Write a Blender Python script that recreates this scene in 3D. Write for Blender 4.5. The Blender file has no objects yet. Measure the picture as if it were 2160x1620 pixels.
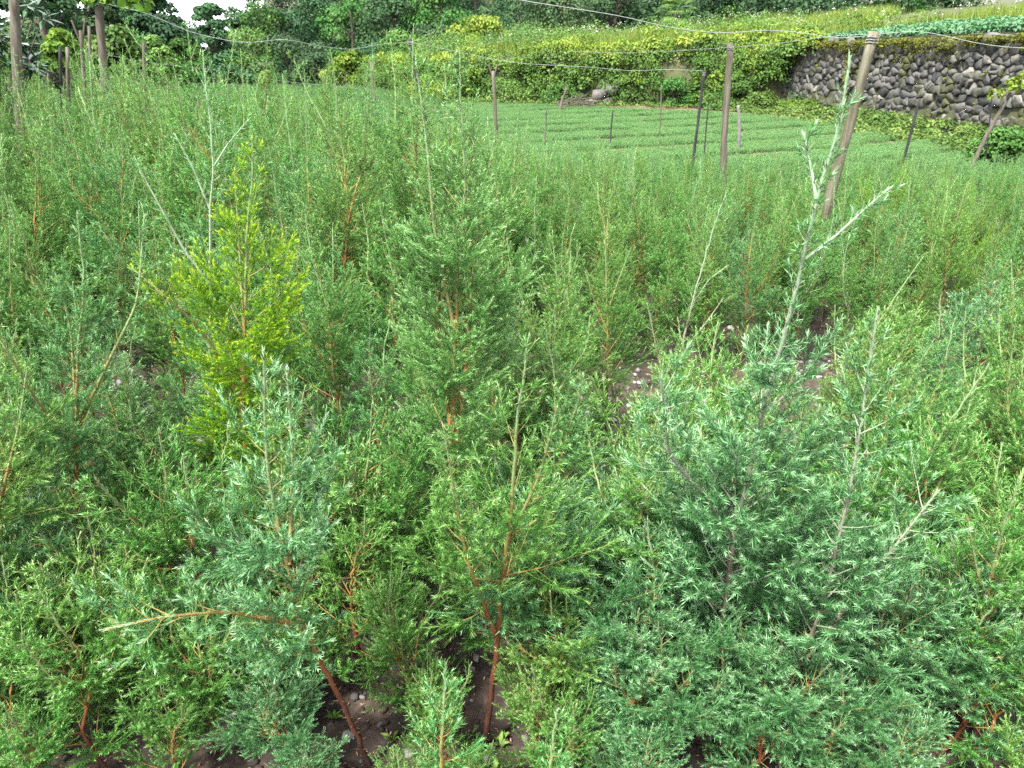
import bpy, math, random
import numpy as np
from mathutils import Vector
random.seed(7)
RNG = np.random.default_rng(11)
scene = bpy.context.scene
C = scene.collection
R = math.radians

# ------------------------------------------------------------------ camera, sky, sun, exposure
PITCH = R(23.7); CAMZ = 1.6; F = 1571.0
cam_d = bpy.data.cameras.new('camera'); cam = bpy.data.objects.new('camera', cam_d); C.objects.link(cam)
cam.location = (0, 0, CAMZ); cam.rotation_euler = (R(90) - PITCH, 0, 0)
cam_d.sensor_width = 36; cam_d.lens = 36 * F / 2160; cam_d.clip_start = 0.05; cam_d.clip_end = 2000
cam_d.dof.use_dof = True; cam_d.dof.focus_distance = 2.2; cam_d.dof.aperture_fstop = 9.5
scene.camera = cam
SUN_EL, SUN_AZ = R(58), R(215)      # sun over the photographer's shoulder, behind thin cloud
w = bpy.data.worlds.new('World'); scene.world = w; w.use_nodes = True
nt = w.node_tree; nt.nodes.clear()
def N(t, ty, **kw):
    n = t.nodes.new(ty)
    for k, v in kw.items(): setattr(n, k, v)
    return n
out = N(nt, 'ShaderNodeOutputWorld'); bg = N(nt, 'ShaderNodeBackground')
sky = N(nt, 'ShaderNodeTexSky'); sky.sky_type = 'NISHITA'; sky.sun_disc = False
sky.sun_elevation = SUN_EL; sky.sun_rotation = SUN_AZ; sky.air_density = 1.0; sky.dust_density = 2.0
tc = N(nt, 'ShaderNodeTexCoord'); mp = N(nt, 'ShaderNodeMapping'); mp.inputs['Scale'].default_value = (1, 1, 2.5)
cl = N(nt, 'ShaderNodeTexNoise'); cl.inputs['Scale'].default_value = 2.6; cl.inputs['Detail'].default_value = 8
cr = N(nt, 'ShaderNodeValToRGB'); cr.color_ramp.elements[0].position = .30; cr.color_ramp.elements[1].position = .52
mx = N(nt, 'ShaderNodeMix', data_type='RGBA')
nt.links.new(tc.outputs['Generated'], mp.inputs['Vector']); nt.links.new(mp.outputs[0], cl.inputs['Vector'])
nt.links.new(cl.outputs['Fac'], cr.inputs[0]); nt.links.new(cr.outputs[0], mx.inputs[0])
nt.links.new(sky.outputs[0], mx.inputs[6]); mx.inputs[7].default_value = (12.5, 12.8, 13.2, 1)
nt.links.new(mx.outputs[2], bg.inputs[0]); bg.inputs[1].default_value = 0.085
nt.links.new(bg.outputs[0], out.inputs[0])
sd = bpy.data.lights.new('sun', 'SUN'); sun = bpy.data.objects.new('sun', sd); C.objects.link(sun)
sd.energy = 5.0; sd.angle = R(6); sd.color = (1, .96, .88)
sun.rotation_euler = (R(90) - SUN_EL, 0, R(180) - SUN_AZ)
sun.rotation_euler = Vector((math.sin(SUN_AZ) * math.cos(SUN_EL), math.cos(SUN_AZ) * math.cos(SUN_EL), math.sin(SUN_EL))).to_track_quat('Z', 'Y').to_euler()
scene.view_settings.view_transform = 'Standard'; scene.view_settings.look = 'None'
scene.view_settings.exposure = 2.08; scene.view_settings.gamma = 1
scene.render.engine = 'CYCLES'
cy = scene.cycles
cy.max_bounces = 6; cy.diffuse_bounces = 1; cy.glossy_bounces = 2; cy.transmission_bounces = 4; cy.transparent_max_bounces = 4
cy.caustics_reflective = False; cy.caustics_refractive = False; cy.use_denoising = False

# ------------------------------------------------------------------ helpers
def P(px, py, Y):
    """the world point seen at photo pixel (2160 wide) at ground distance Y in front of the camera"""
    cx, cyy = (px - 1080) / F, (810 - py) / F
    t = Y / (cyy * math.sin(PITCH) + math.cos(PITCH))
    return np.array([cx * t, Y, CAMZ + t * (cyy * math.cos(PITCH) - math.sin(PITCH))])
def XG(px, Y, z=0.0):
    """world X of a ground point at distance Y in photo column px"""
    t = Y * math.cos(PITCH) + (CAMZ - z) * math.sin(PITCH)
    return (px - 1080) / F * t
def tag(o, label=None, cat=None, group=None, kind=None):
    if label: o['label'] = label
    if cat: o['category'] = cat
    if group: o['group'] = group
    if kind: o['kind'] = kind
    return o
def empty(name, loc, label, cat, group=None, rz=0):
    o = bpy.data.objects.new(name, None); C.objects.link(o); o.location = loc; o.rotation_euler = (0, 0, rz)
    o.empty_display_size = .1
    return tag(o, label, cat, group)
def mk(name, V, quads=None, tris=None, tone=None, mat=None, parent=None, smooth=False, link=True):
    me = bpy.data.meshes.new(name)
    V = np.asarray(V, np.float32).reshape(-1, 3)
    idx = []; tot = []
    if quads is not None and len(quads): idx.append(np.asarray(quads, np.int32).ravel()); tot.append(np.full(len(quads), 4, np.int32))
    if tris is not None and len(tris): idx.append(np.asarray(tris, np.int32).ravel()); tot.append(np.full(len(tris), 3, np.int32))
    idx = np.concatenate(idx); tot = np.concatenate(tot)
    st = np.concatenate([[0], np.cumsum(tot)[:-1]]).astype(np.int32)
    me.vertices.add(len(V)); me.vertices.foreach_set('co', V.ravel())
    me.loops.add(len(idx)); me.loops.foreach_set('vertex_index', idx)
    me.polygons.add(len(tot)); me.polygons.foreach_set('loop_start', st); me.polygons.foreach_set('loop_total', tot)
    if smooth: me.polygons.foreach_set('use_smooth', np.ones(len(tot), bool))
    me.update(calc_edges=True)
    if tone is not None:
        a = me.attributes.new('tone', 'FLOAT', 'POINT'); a.data.foreach_set('value', np.asarray(tone, np.float32))
    if mat: me.materials.append(mat)
    o = bpy.data.objects.new(name, me)
    if link: C.objects.link(o)
    if parent: o.parent = parent
    return o
class Geo:
    def __init__(s): s.v = []; s.q = []; s.t = []; s.tone = []; s.n = 0
    def add(s, v, q=None, t=None, tone=0.0):
        v = np.asarray(v, float).reshape(-1, 3)
        if q is not None and len(q): s.q.append(np.asarray(q) + s.n)
        if t is not None and len(t): s.t.append(np.asarray(t) + s.n)
        s.tone.append(np.broadcast_to(np.asarray(tone, float), (len(v),))); s.v.append(v); s.n += len(v)
    def build(s, name, mat, parent=None, smooth=False, off=None):
        V = np.concatenate(s.v)
        if off is not None: V = V - np.asarray(off)
        return mk(name, V, np.concatenate(s.q) if s.q else None, np.concatenate(s.t) if s.t else None, np.concatenate(s.tone), mat, parent, smooth)
def norm(a): return a / np.maximum(np.linalg.norm(a, axis=-1, keepdims=True), 1e-9)
def frames(T):
    ref = np.zeros_like(T); ref[..., 2] = 1
    m = np.abs(T[..., 2]) > .95; ref[m] = (1, 0, 0)
    a = norm(np.cross(T, ref)); return a, np.cross(T, a)
def tubes(g, tw, rad, k=4, tone=0.0, cap=True):
    """tw (T,n,3) polylines, rad (T,n)"""
    T, n, _ = tw.shape
    if T == 0: return
    tan = norm(np.gradient(tw, axis=1)); mt = norm(tan.mean(1, keepdims=True)) * np.ones_like(tan)
    a, _b = frames(mt); a = norm(a - (a * tan).sum(-1, keepdims=True) * tan); b = np.cross(tan, a)
    ang = np.arange(k) * 2 * math.pi / k
    v = tw[:, :, None, :] + rad[:, :, None, None] * (a[:, :, None, :] * np.cos(ang)[None, None, :, None] + b[:, :, None, :] * np.sin(ang)[None, None, :, None])
    base = (np.arange(T) * n * k)[:, None, None]; i = np.arange(n - 1)[None, :, None] * k; j = np.arange(k)[None, None, :]; j2 = (j + 1) % k
    q = np.stack([base + i + j, base + i + j2, base + i + k + j2, base + i + k + j], -1).reshape(-1, 4)
    tt = np.broadcast_to(np.asarray(tone, float), (T, n)) if np.ndim(tone) else np.full((T, n), float(tone))
    g.add(v, q, None, np.repeat(tt[:, :, None], k, 2).ravel())
def curve(pts, n=40):
    pts = np.asarray(pts, float)
    d = np.concatenate([[0], np.cumsum(np.linalg.norm(np.diff(pts, axis=0), axis=1))]); s = np.linspace(0, d[-1], n)
    o = np.stack([np.interp(s, d, pts[:, k]) for k in range(3)], 1)
    for _ in range(max(1, n // 12)):
        o[1:-1] = (o[:-2] + 2 * o[1:-1] + o[2:]) / 4
    return o
def at(tw, ti, t):
    n = tw.shape[1]; f = np.clip(t, 0, .9999) * (n - 1); i = f.astype(int); u = (f - i)[:, None]
    p0 = tw[ti, i]; p1 = tw[ti, i + 1]
    return p0 * (1 - u) + p1 * u, norm(p1 - p0)
def grow(p, d, L, n, up, wob, rng):
    out = np.zeros((len(p), n, 3)); out[:, 0] = p; d = d.copy()
    for i in range(1, n):
        out[:, i] = out[:, i - 1] + d * (L / (n - 1))[:, None]
        d = norm(d + np.array([0, 0, 1.0]) * (up / (n - 1)) + rng.normal(0, wob, d.shape))
    return out
def spawn(tw, L, t0, t1, sp, ang, lenf, n, up, wob, rng, flat=None):
    cnt = np.maximum(((t1 - t0) * L / sp).astype(int), 0)
    ti = np.repeat(np.arange(len(tw)), cnt)
    if len(ti) == 0: return np.zeros((0, n, 3)), np.zeros(0), ti, np.zeros(0)
    k = np.arange(len(ti)) - np.repeat(np.cumsum(cnt) - cnt, cnt)
    t = t0 + (t1 - t0) * (k + rng.uniform(.1, .9, len(ti))) / np.repeat(cnt, cnt)
    p, T = at(tw, ti, t); a, b = frames(T)
    if flat is None: az = k * 2.4 + rng.uniform(-.5, .5, len(ti))
    else: az = (k % 2) * math.pi + rng.normal(0, flat, len(ti))
    an = rng.normal(ang, .09, len(ti))
    d = T * np.cos(an)[:, None] + (a * np.cos(az)[:, None] + b * np.sin(az)[:, None]) * np.sin(an)[:, None]
    Lc = lenf(t, L[ti], rng.uniform(.45, 1.25, len(ti)))
    return grow(p, norm(d), Lc, n, up, wob, rng), Lc, ti, t
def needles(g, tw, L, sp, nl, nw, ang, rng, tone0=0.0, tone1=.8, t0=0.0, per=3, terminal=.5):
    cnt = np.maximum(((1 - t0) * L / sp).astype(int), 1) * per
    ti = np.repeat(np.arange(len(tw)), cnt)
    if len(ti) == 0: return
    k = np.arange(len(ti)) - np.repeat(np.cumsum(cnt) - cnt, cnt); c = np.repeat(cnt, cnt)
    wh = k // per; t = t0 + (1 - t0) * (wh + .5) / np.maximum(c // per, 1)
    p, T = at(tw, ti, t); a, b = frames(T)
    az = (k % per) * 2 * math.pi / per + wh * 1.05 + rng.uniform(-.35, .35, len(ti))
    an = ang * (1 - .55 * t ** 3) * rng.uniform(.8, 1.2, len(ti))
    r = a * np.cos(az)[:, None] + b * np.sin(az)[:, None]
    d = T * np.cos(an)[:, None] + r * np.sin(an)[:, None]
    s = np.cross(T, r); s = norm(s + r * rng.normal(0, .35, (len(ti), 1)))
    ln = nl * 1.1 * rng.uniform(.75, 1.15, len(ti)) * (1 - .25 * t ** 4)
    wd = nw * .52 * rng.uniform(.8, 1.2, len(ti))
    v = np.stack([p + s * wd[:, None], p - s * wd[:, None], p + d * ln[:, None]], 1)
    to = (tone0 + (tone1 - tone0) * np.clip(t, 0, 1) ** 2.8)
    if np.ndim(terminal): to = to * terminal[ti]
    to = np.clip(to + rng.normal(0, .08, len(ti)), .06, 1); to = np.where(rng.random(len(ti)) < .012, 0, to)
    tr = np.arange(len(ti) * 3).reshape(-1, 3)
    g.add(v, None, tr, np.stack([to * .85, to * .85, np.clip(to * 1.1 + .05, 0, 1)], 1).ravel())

# ------------------------------------------------------------------ materials
def mat_new(name):
    m = bpy.data.materials.new(name); m.use_nodes = True; t = m.node_tree; t.nodes.clear()
    return m, t, N(t, 'ShaderNodeOutputMaterial')
ALB = .52
def ramp(t, stops, fac):
    r = N(t, 'ShaderNodeValToRGB'); e = r.color_ramp.elements
    while len(e) < len(stops): e.new(.5)
    for i, (p, c) in enumerate(stops): e[i].position = p; e[i].color = (c[0] * ALB, c[1] * ALB, c[2] * ALB, 1)
    t.links.new(fac, r.inputs[0]); return r.outputs[0]
def leaf_mat(name, stops, trans=.13, rough=.6, spec=.12, var=.10, noise=None):
    m, t, o = mat_new(name)
    a = N(t, 'ShaderNodeAttribute'); a.attribute_name = 'tone'
    c = ramp(t, stops, a.outputs['Fac'])
    oi = N(t, 'ShaderNodeObjectInfo'); hs = N(t, 'ShaderNodeHueSaturation')
    mr = N(t, 'ShaderNodeMapRange'); mr.inputs[3].default_value = .5 - var * .22; mr.inputs[4].default_value = .5 + var * .22
    t.links.new(oi.outputs['Random'], mr.inputs[0]); t.links.new(mr.outputs[0], hs.inputs['Hue'])
    m2 = N(t, 'ShaderNodeMath', operation='MULTIPLY_ADD'); m2.inputs[1].default_value = 7.31; m2.inputs[2].default_value = .1
    m3 = N(t, 'ShaderNodeMath', operation='FRACT'); t.links.new(oi.outputs['Random'], m2.inputs[0]); t.links.new(m2.outputs[0], m3.inputs[0])
    mr2 = N(t, 'ShaderNodeMapRange'); mr2.inputs[3].default_value = 1 - var * 2.2; mr2.inputs[4].default_value = 1 + var * 2.2
    t.links.new(m3.outputs[0], mr2.inputs[0]); t.links.new(mr2.outputs[0], hs.inputs['Value']); t.links.new(c, hs.inputs['Color'])
    c = hs.outputs[0]
    p = N(t, 'ShaderNodeBsdfPrincipled'); p.inputs['Roughness'].default_value = rough; p.inputs['Specular IOR Level'].default_value = spec
    tr = N(t, 'ShaderNodeBsdfTranslucent'); ms = N(t, 'ShaderNodeMixShader'); ms.inputs[0].default_value = trans
    t.links.new(c, p.inputs['Base Color']); t.links.new(c, tr.inputs[0]); t.links.new(p.outputs[0], ms.inputs[1]); t.links.new(tr.outputs[0], ms.inputs[2])
    t.links.new(ms.outputs[0], o.inputs[0]); return m
def surf_mat(name, stops, scale=20, rough=.85, bump=.3, stretch=(1, 1, 1), detail=8, coord='Object', tonemix=None, spec=.3):
    m, t, o = mat_new(name)
    tc = N(t, 'ShaderNodeTexCoord'); mp = N(t, 'ShaderNodeMapping'); mp.inputs['Scale'].default_value = stretch
    no = N(t, 'ShaderNodeTexNoise'); no.inputs['Scale'].default_value = scale; no.inputs['Detail'].default_value = detail; no.inputs['Roughness'].default_value = .65
    t.links.new(tc.outputs[coord], mp.inputs[0]); t.links.new(mp.outputs[0], no.inputs['Vector'])
    fac = no.outputs['Fac']
    if tonemix is not None:
        a = N(t, 'ShaderNodeAttribute'); a.attribute_name = 'tone'
        ma = N(t, 'ShaderNodeMath', operation='MULTIPLY_ADD'); ma.inputs[1].default_value = tonemix; t.links.new(fac, ma.inputs[0]); t.links.new(a.outputs['Fac'], ma.inputs[2])
        ms = N(t, 'ShaderNodeMath', operation='SUBTRACT'); ms.inputs[1].default_value = tonemix * .5; t.links.new(ma.outputs[0], ms.inputs[0]); fac = ms.outputs[0]
    c = ramp(t, stops, fac)
    p = N(t, 'ShaderNodeBsdfPrincipled'); p.inputs['Roughness'].default_value = rough; p.inputs['Specular IOR Level'].default_value = spec
    t.links.new(c, p.inputs['Base Color'])
    b = N(t, 'ShaderNodeBump'); b.inputs['Strength'].default_value = bump; b.inputs['Distance'].default_value = .02
    t.links.new(no.outputs['Fac'], b.inputs['Height']); t.links.new(b.outputs[0], p.inputs['Normal'])
    t.links.new(p.outputs[0], o.inputs[0]); return m
M = {}
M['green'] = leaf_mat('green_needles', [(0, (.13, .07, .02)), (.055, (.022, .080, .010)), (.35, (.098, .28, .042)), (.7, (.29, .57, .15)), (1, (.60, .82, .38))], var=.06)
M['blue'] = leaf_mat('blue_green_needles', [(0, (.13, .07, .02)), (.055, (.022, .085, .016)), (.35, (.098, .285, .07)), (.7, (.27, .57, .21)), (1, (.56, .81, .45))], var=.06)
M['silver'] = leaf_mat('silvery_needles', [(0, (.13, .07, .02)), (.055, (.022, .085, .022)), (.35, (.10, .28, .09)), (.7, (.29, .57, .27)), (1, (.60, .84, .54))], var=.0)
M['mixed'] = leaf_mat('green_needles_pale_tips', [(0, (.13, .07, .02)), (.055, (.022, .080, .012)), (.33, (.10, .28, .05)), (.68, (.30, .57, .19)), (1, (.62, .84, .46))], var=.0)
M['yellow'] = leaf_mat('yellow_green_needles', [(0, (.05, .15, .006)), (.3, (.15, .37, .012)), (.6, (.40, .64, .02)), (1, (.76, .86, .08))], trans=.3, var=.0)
M['dry'] = leaf_mat('dry_needles', [(0, (.22, .09, .03)), (.5, (.42, .22, .08)), (1, (.60, .38, .20))])
M['stem'] = surf_mat('sapling_bark', [(0, (.20, .33, .15)), (.16, (.24, .30, .10)), (.34, (.34, .21, .05)), (.55, (.24, .075, .025)), (.8, (.10, .032, .018)), (1, (.045, .02, .015))], scale=60, bump=.6, stretch=(1, 1, .2), tonemix=.22)
M['pale'] = surf_mat('pale_shoot_bark', [(0, (.28, .42, .26)), (.35, (.34, .38, .26)), (.6, (.30, .25, .18)), (.8, (.20, .08, .04)), (1, (.07, .03, .02))], scale=60, bump=.4, stretch=(1, 1, .2), tonemix=.2)

# ------------------------------------------------------------------ saplings
def sapling_geo(stems, Lmax, rng, h0=.12, peak=.35, dens=1.0, nl=.012, nw=.0019, sp=.0055, lod=0, r0=.008, top=.02, ang=(1.25, .55), up=.62, drop=0.0, sparse_top=0.0, tip=1.0):
    """stems: list of (n,3) curves, first is the main one. Returns stem geometry and foliage geometry."""
    GS = [Geo() for _ in stems]; gf = Geo()
    H = max(s[-1, 2] for s in stems)
    allp = []; allL = []; allh = []; alls = []
    for si, s in enumerate(stems):
        gs = GS[si]
        Ls = np.linalg.norm(np.diff(s, axis=0), axis=1).sum()
        u = np.linspace(0, 1, len(s)); hh = np.clip(s[:, 2] / H, 0, 1)
        rr = (r0 * .68 if si == 0 else min(r0 * .42, .001 + .005 * Ls)) * (1 - u) ** .8 + (.0012 if lod == 0 else .0008)
        # lower stem is bark, the top of each leader is this year's pale shoot
        to = np.clip(.98 - 1.08 * hh ** .9 + .05 * np.sin(u * 40), 0, 1)
        tubes(gs, s[None], rr[None], 6 if lod == 0 else 4, to[None])
        tw = s[None]; L = np.array([Ls])
        b0 = h0 if si == 0 else .12
        def lf(t, Lp, r, s=s):
            h = np.interp(t, u, hh)
            x = np.where(h < peak, .62 + .38 * (h / peak), ((1 - h) / (1 - peak)) ** .95)
            x = x * (1 - sparse_top * (h > .68) * .72)
            return np.maximum(Lmax * x * r * (1 if si == 0 else .5), (.048 if sparse_top < 1 else .03) * r)
        pr, PL, pi, pt = spawn(tw, L, b0, 1 - top, .0140 / dens, .88, lf, 7, up, .07, rng)
        # flatter low, steeper high
        h = np.interp(pt, u, hh)
        # real crowns have holes: branches missing in patches round the stem
        az_ = np.arctan2(pr[:, -1, 1] - pr[:, 0, 1], pr[:, -1, 0] - pr[:, 0, 0]); ph_ = rng.uniform(0, 6.28, 2)
        kp = (np.sin(az_ * 2 + h * 15 + ph_[0]) + np.sin(az_ * 3 - h * 27 + ph_[1]) > (-.75 if lod == 0 else -1.1)); pr, PL, h = pr[kp], PL[kp], h[kp]
        allp.append(pr); allL.append(PL); allh.append(h); alls.append(np.full(len(h), si))
        # needles straight on the leader
        if sparse_top >= 1 and lod == 0:
            needles(gf, tw, L, sp * 2.6, nl * 1.2, nw * 1.15, .6, rng, .6, 1.0, t0=.35, terminal=np.ones(1)); needles(gf, tw, L, sp * .8, nl * 1.25, nw * 1.15, .42, rng, .6, 1.0, t0=.90, terminal=np.ones(1))
        else: needles(gf, tw, L, sp * 1.2, nl * 1.25, nw * 1.15, .55, rng, .45, 1.0 * tip, t0=.40, terminal=np.ones(1))
        # thorny dead needles low on the stem
        if lod == 0: needles(gs, tw, L * .5, sp * 3.2, nl * 1.2, nw * 1.5, 1.15, rng, .45, .6, t0=.0, terminal=np.ones(1))
    pr = np.concatenate(allp); PL = np.concatenate(allL); hp = np.concatenate(allh)
    term = (.72 + .28 * hp) * np.clip(rng.normal(.98, .17, len(hp)), .35, 1.2)
    alls = np.concatenate(alls)
    for si in range(len(stems)):
        k_ = alls == si
        if k_.any(): tubes(GS[si], pr[k_], np.linspace(1, .3, 7)[None] * (.0007 + PL[k_] * .0048)[:, None], 4 if lod == 0 else 3, np.clip(np.linspace(.30, .05, 7)[None] + (.22 - .3 * hp[k_])[:, None], 0, 1))
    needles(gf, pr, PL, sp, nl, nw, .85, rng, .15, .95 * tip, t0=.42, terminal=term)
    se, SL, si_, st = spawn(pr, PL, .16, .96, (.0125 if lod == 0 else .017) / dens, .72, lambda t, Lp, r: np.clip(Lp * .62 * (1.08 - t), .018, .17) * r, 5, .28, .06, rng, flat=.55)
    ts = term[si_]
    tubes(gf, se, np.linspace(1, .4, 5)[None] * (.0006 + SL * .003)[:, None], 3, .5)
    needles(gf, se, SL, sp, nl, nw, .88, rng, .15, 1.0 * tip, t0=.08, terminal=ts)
    te, TL, ti_, tt = spawn(se, SL, .15, .85, (.0185 if lod == 0 else .021), .72, lambda t, Lp, r: np.clip(Lp * .5 * (1.1 - t), .016, .055) * r, 3, .1, .05, rng, flat=.5)
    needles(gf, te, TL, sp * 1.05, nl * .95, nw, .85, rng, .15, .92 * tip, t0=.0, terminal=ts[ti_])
    return GS, gf
NH = [0]; LM = []
def hero(Y, base_px, stems_px, Lmax, matk, label, seed, short='', stemm='stem', yaw=0, group='juniper saplings beside the photographer', cat='sapling', **kw):
    """stems_px: per stem, points (px, py, dY) from low to high; the first stem starts on the ground under base_px"""
    rng = np.random.default_rng(seed); b = np.array([XG(base_px, Y), Y, -.01])
    st = []
    for i, s in enumerate(stems_px):
        pts = [P(x, y, Y + dy) - b for x, y, dy in s]
        if i == 0: pts = [np.zeros(3)] + pts
        c = curve(pts, 40 if i == 0 else 24); c[1:-1] += rng.normal(0, .0012, c[1:-1].shape) * (i == 0); st.append(c)
    kw['nl'] = kw.get('nl', .0095) * 1.25; kw['nw'] = kw.get('nw', .0014) * 1.08; kw['sp'] = kw.get('sp', .0045) * 1.0; kw['h0'] = kw.get('h0', .12) * .75
    gs, gf = sapling_geo(st, Lmax * 1.16, rng, **kw)
    root = empty('juniper_sapling', tuple(b), label, cat, group)
    for g_i, gg_ in enumerate(gs): gg_.build('stem' if g_i == 0 else 'side_stem', M[stemm], root)
    f = gf.build('foliage', M[matk], root); LM.append((short, root.location.x, Y))
    NH[0] += len(f.data.polygons)
    return root

hero(1.42, 1510, [[(1512, 1400, -.02), (1545, 1150, -.06), (1585, 980, -.12), (1612, 850, -.16), (1645, 740, -.2), (1690, 570, -.24), (1722, 410, -.26), (1775, 260, -.27), (1792, 125, -.27)],
                  [(1700, 545, -.24), (1760, 500, -.25), (1868, 402, -.26)],
                  [(1520, 1520, -.03), (1600, 1480, -.1), (1690, 1400, -.16), (1740, 1260, -.2), (1800, 1000, -.24), (1850, 660, -.26)],
                  [(1545, 1150, -.06), (1490, 1050, -.1), (1410, 960, -.16), (1395, 800, -.22)],
                  [(1722, 420, -.26), (1712, 360, -.24), (1695, 285, -.23)],
                  [(1700, 1390, -.16), (1850, 1200, -.2), (1975, 1040, -.22)]],
     .29, 'silver', 'tallest blue-green sapling, its thick bare grey leader crossing the leaning concrete post', 1, short='the tallest blue-green one', stemm='pale', peak=.30, dens=1.05, nl=.0125, nw=.0019, sp=.0052, r0=.0095, h0=.05, sparse_top=1.0)
hero(1.37, 1015, [[(1020, 1590, 0), (1045, 1400, -.02), (1060, 1220, -.04), (1080, 1080, -.08), (1088, 920, -.1), (1100, 800, -.12), (1116, 708, -.12)],
                  [(1050, 1350, -.03), (990, 1200, -.12), (960, 1050, -.16), (935, 900, -.18)],
                  [(1070, 1150, -.05), (1140, 1000, -.1), (1175, 860, -.14)]],
     .25, 'green', 'fresh green sapling with a bare thorny brick-red lower stem', 2, short='the brick-red stem', peak=.45, dens=.95, nl=.0105, nw=.0016, sp=.005, h0=.56, r0=.012)
hero(1.30, 780, [[(770, 1590, 0), (720, 1480, -.03), (675, 1390, -.06), (625, 1290, -.10), (608, 1190, -.13), (580, 1080, -.15), (560, 960, -.16), (555, 740, -.16)],
                 [(610, 1190, -.13), (618, 980, -.05), (605, 780, -.02)],
                 [(640, 1320, -.10), (480, 1290, -.2), (350, 1300, -.27), (220, 1328, -.32)]],
     .22, 'silver', 'silvery blue-green sapling with open sprays and an orange leaning lower stem', 3, short='the open silvery sapling', peak=.60, dens=.8, nl=.0115, nw=.0018, sp=.0048, h0=.48, r0=.008, tip=1.0)
hero(1.72, 945, [[(945, 1400, 0), (950, 1170, 0), (955, 900, 0), (962, 700, 0), (968, 560, 0), (985, 400, -.02), (972, 250, -.02), (970, 108, -.02)],
                 [(950, 900, 0), (925, 700, .05), (930, 500, .05), (950, 340, .03), (938, 140, .03)],
                 [(955, 1000, 0), (985, 750, .02), (998, 560, .0), (1040, 300, .0)],
                 [(960, 700, 0), (915, 480, 0), (900, 300, .0), (878, 135, .0)],
                 [(962, 600, 0), (985, 420, .0), (1000, 290, .0)]],
     .27, 'mixed', 'tall many-tipped sapling in the middle reaching above the far seedling beds', 4, short='the many-tipped sapling', peak=.55, dens=1.3, nl=.009, nw=.0013, sp=.0045, h0=.26, r0=.011, tip=1.05)
hero(1.92, 512, [[(520, 1250, 0), (520, 1000, 0), (512, 850, 0), (518, 650, 0), (520, 500, 0), (530, 400, 0), (532, 290, 0)],
                 [(515, 700, 0), (505, 520, .02), (495, 360, .02)],
                 [(512, 850, 0), (430, 700, -.05), (345, 620, -.1), (270, 560, -.1)]],
     .27, 'yellow', 'bright yellow-green sapling with a golden stem', 5, short='the yellow sapling', peak=.48, dens=1.05, nl=.0085, nw=.0017, sp=.0036, h0=.24, r0=.012, group='yellow saplings')
hero(2.25, 445, [[(445, 1000, 0), (440, 800, 0), (445, 600, 0), (442, 440, 0), (452, 350, 0), (442, 250, 0), (438, 180, 0), (428, 110, 0)],
                 [(452, 350, 0), (480, 305, 0), (522, 255, 0)],
                 [(442, 440, 0), (405, 350, 0), (370, 285, 0)],
                 [(443, 600, 0), (390, 530, -.02), (340, 440, -.03), (288, 345, -.03)]],
     .22, 'blue', 'sapling with a long bare whitish leader rising behind the yellow sapling', 6, short='the long whitish leader', stemm='pale', peak=.35, dens=.8, nl=.0105, sp=.0045, sparse_top=.9, r0=.0085)
hero(1.75, 165, [[(165, 1350, 0), (165, 1100, 0), (160, 900, 0), (165, 720, 0), (180, 600, 0), (163, 450, 0)],
                 [(160, 950, 0), (80, 850, -.1), (20, 750, -.15), (-40, 650, -.15)],
                 [(165, 900, 0), (230, 760, -.02), (290, 640, 0), (305, 455, .05)],
                 [(160, 850, 0), (150, 700, 0), (125, 590, 0)]],
     .27, 'blue', 'grey-green sapling with a slim orange stem left of the yellow sapling', 7, short='the slim orange stem', peak=.42, dens=1.0, nl=.0105, nw=.0015, h0=.34, r0=.010)
hero(1.36, 2045, [[(2055, 1560, 0), (2075, 1380, 0), (2085, 1240, -.02), (2110, 1130, -.04), (2150, 1010, -.05)],
                  [(2070, 1500, 0), (2130, 1430, -.03), (2190, 1380, -.05), (2230, 1200, -.05)],
                  [(2080, 1300, 0), (2060, 1200, -.05), (2040, 1090, -.06)]],
     .2, 'green', 'green sapling with a bright orange forked stem at the frame edge', 8, short='the orange forked stem', peak=.5, dens=.8, nl=.011, nw=.0016, h0=.48, r0=.010)
hero(1.62, 1895, [[(1905, 1380, 0), (1925, 1250, 0), (1945, 1100, 0), (1960, 960, 0), (2010, 880, 0), (2085, 770, 0)],
                  [(1945, 1100, 0), (1990, 1000, 0), (2040, 880, 0), (2060, 780, .05)]],
     .25, 'green', 'dense green sapling beside the pale flat rocks', 9, short='the flat rocks', peak=.5, nl=.0095, h0=.15)
hero(2.85, 1272, [[(1278, 950, 0), (1280, 830, 0), (1282, 700, 0), (1278, 560, 0), (1275, 480, 0)],
                  [(1280, 660, 0), (1305, 590, 0), (1330, 525, 0)],
                  [(1282, 700, 0), (1255, 640, 0), (1235, 575, 0)]],
     .24, 'green', 'dark-stemmed sapling on the near side of the bare path', 10, short='the dark-stemmed sapling', peak=.4, nl=.009, sp=.0045, h0=.22, sparse_top=.6)
hero(3.15, 1425, [[(1428, 830, 0), (1440, 720, 0), (1465, 620, -.02), (1490, 530, -.03), (1515, 450, -.03), (1535, 400, -.03)],
                  [(1428, 780, 0), (1450, 730, 0), (1490, 680, 0), (1525, 630, 0)],
                  [(1462, 640, 0), (1495, 590, 0), (1535, 560, 0)],
                  [(1425, 850, 0), (1390, 760, 0), (1365, 640, 0)]],
     .14, 'green', 'thin sapling arching sideways with few branches, next to the path', 11, short='the thin arching sapling', stemm='pale', peak=.3, dens=.75, nl=.011, sp=.0055, h0=.1, sparse_top=.9)
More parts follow.
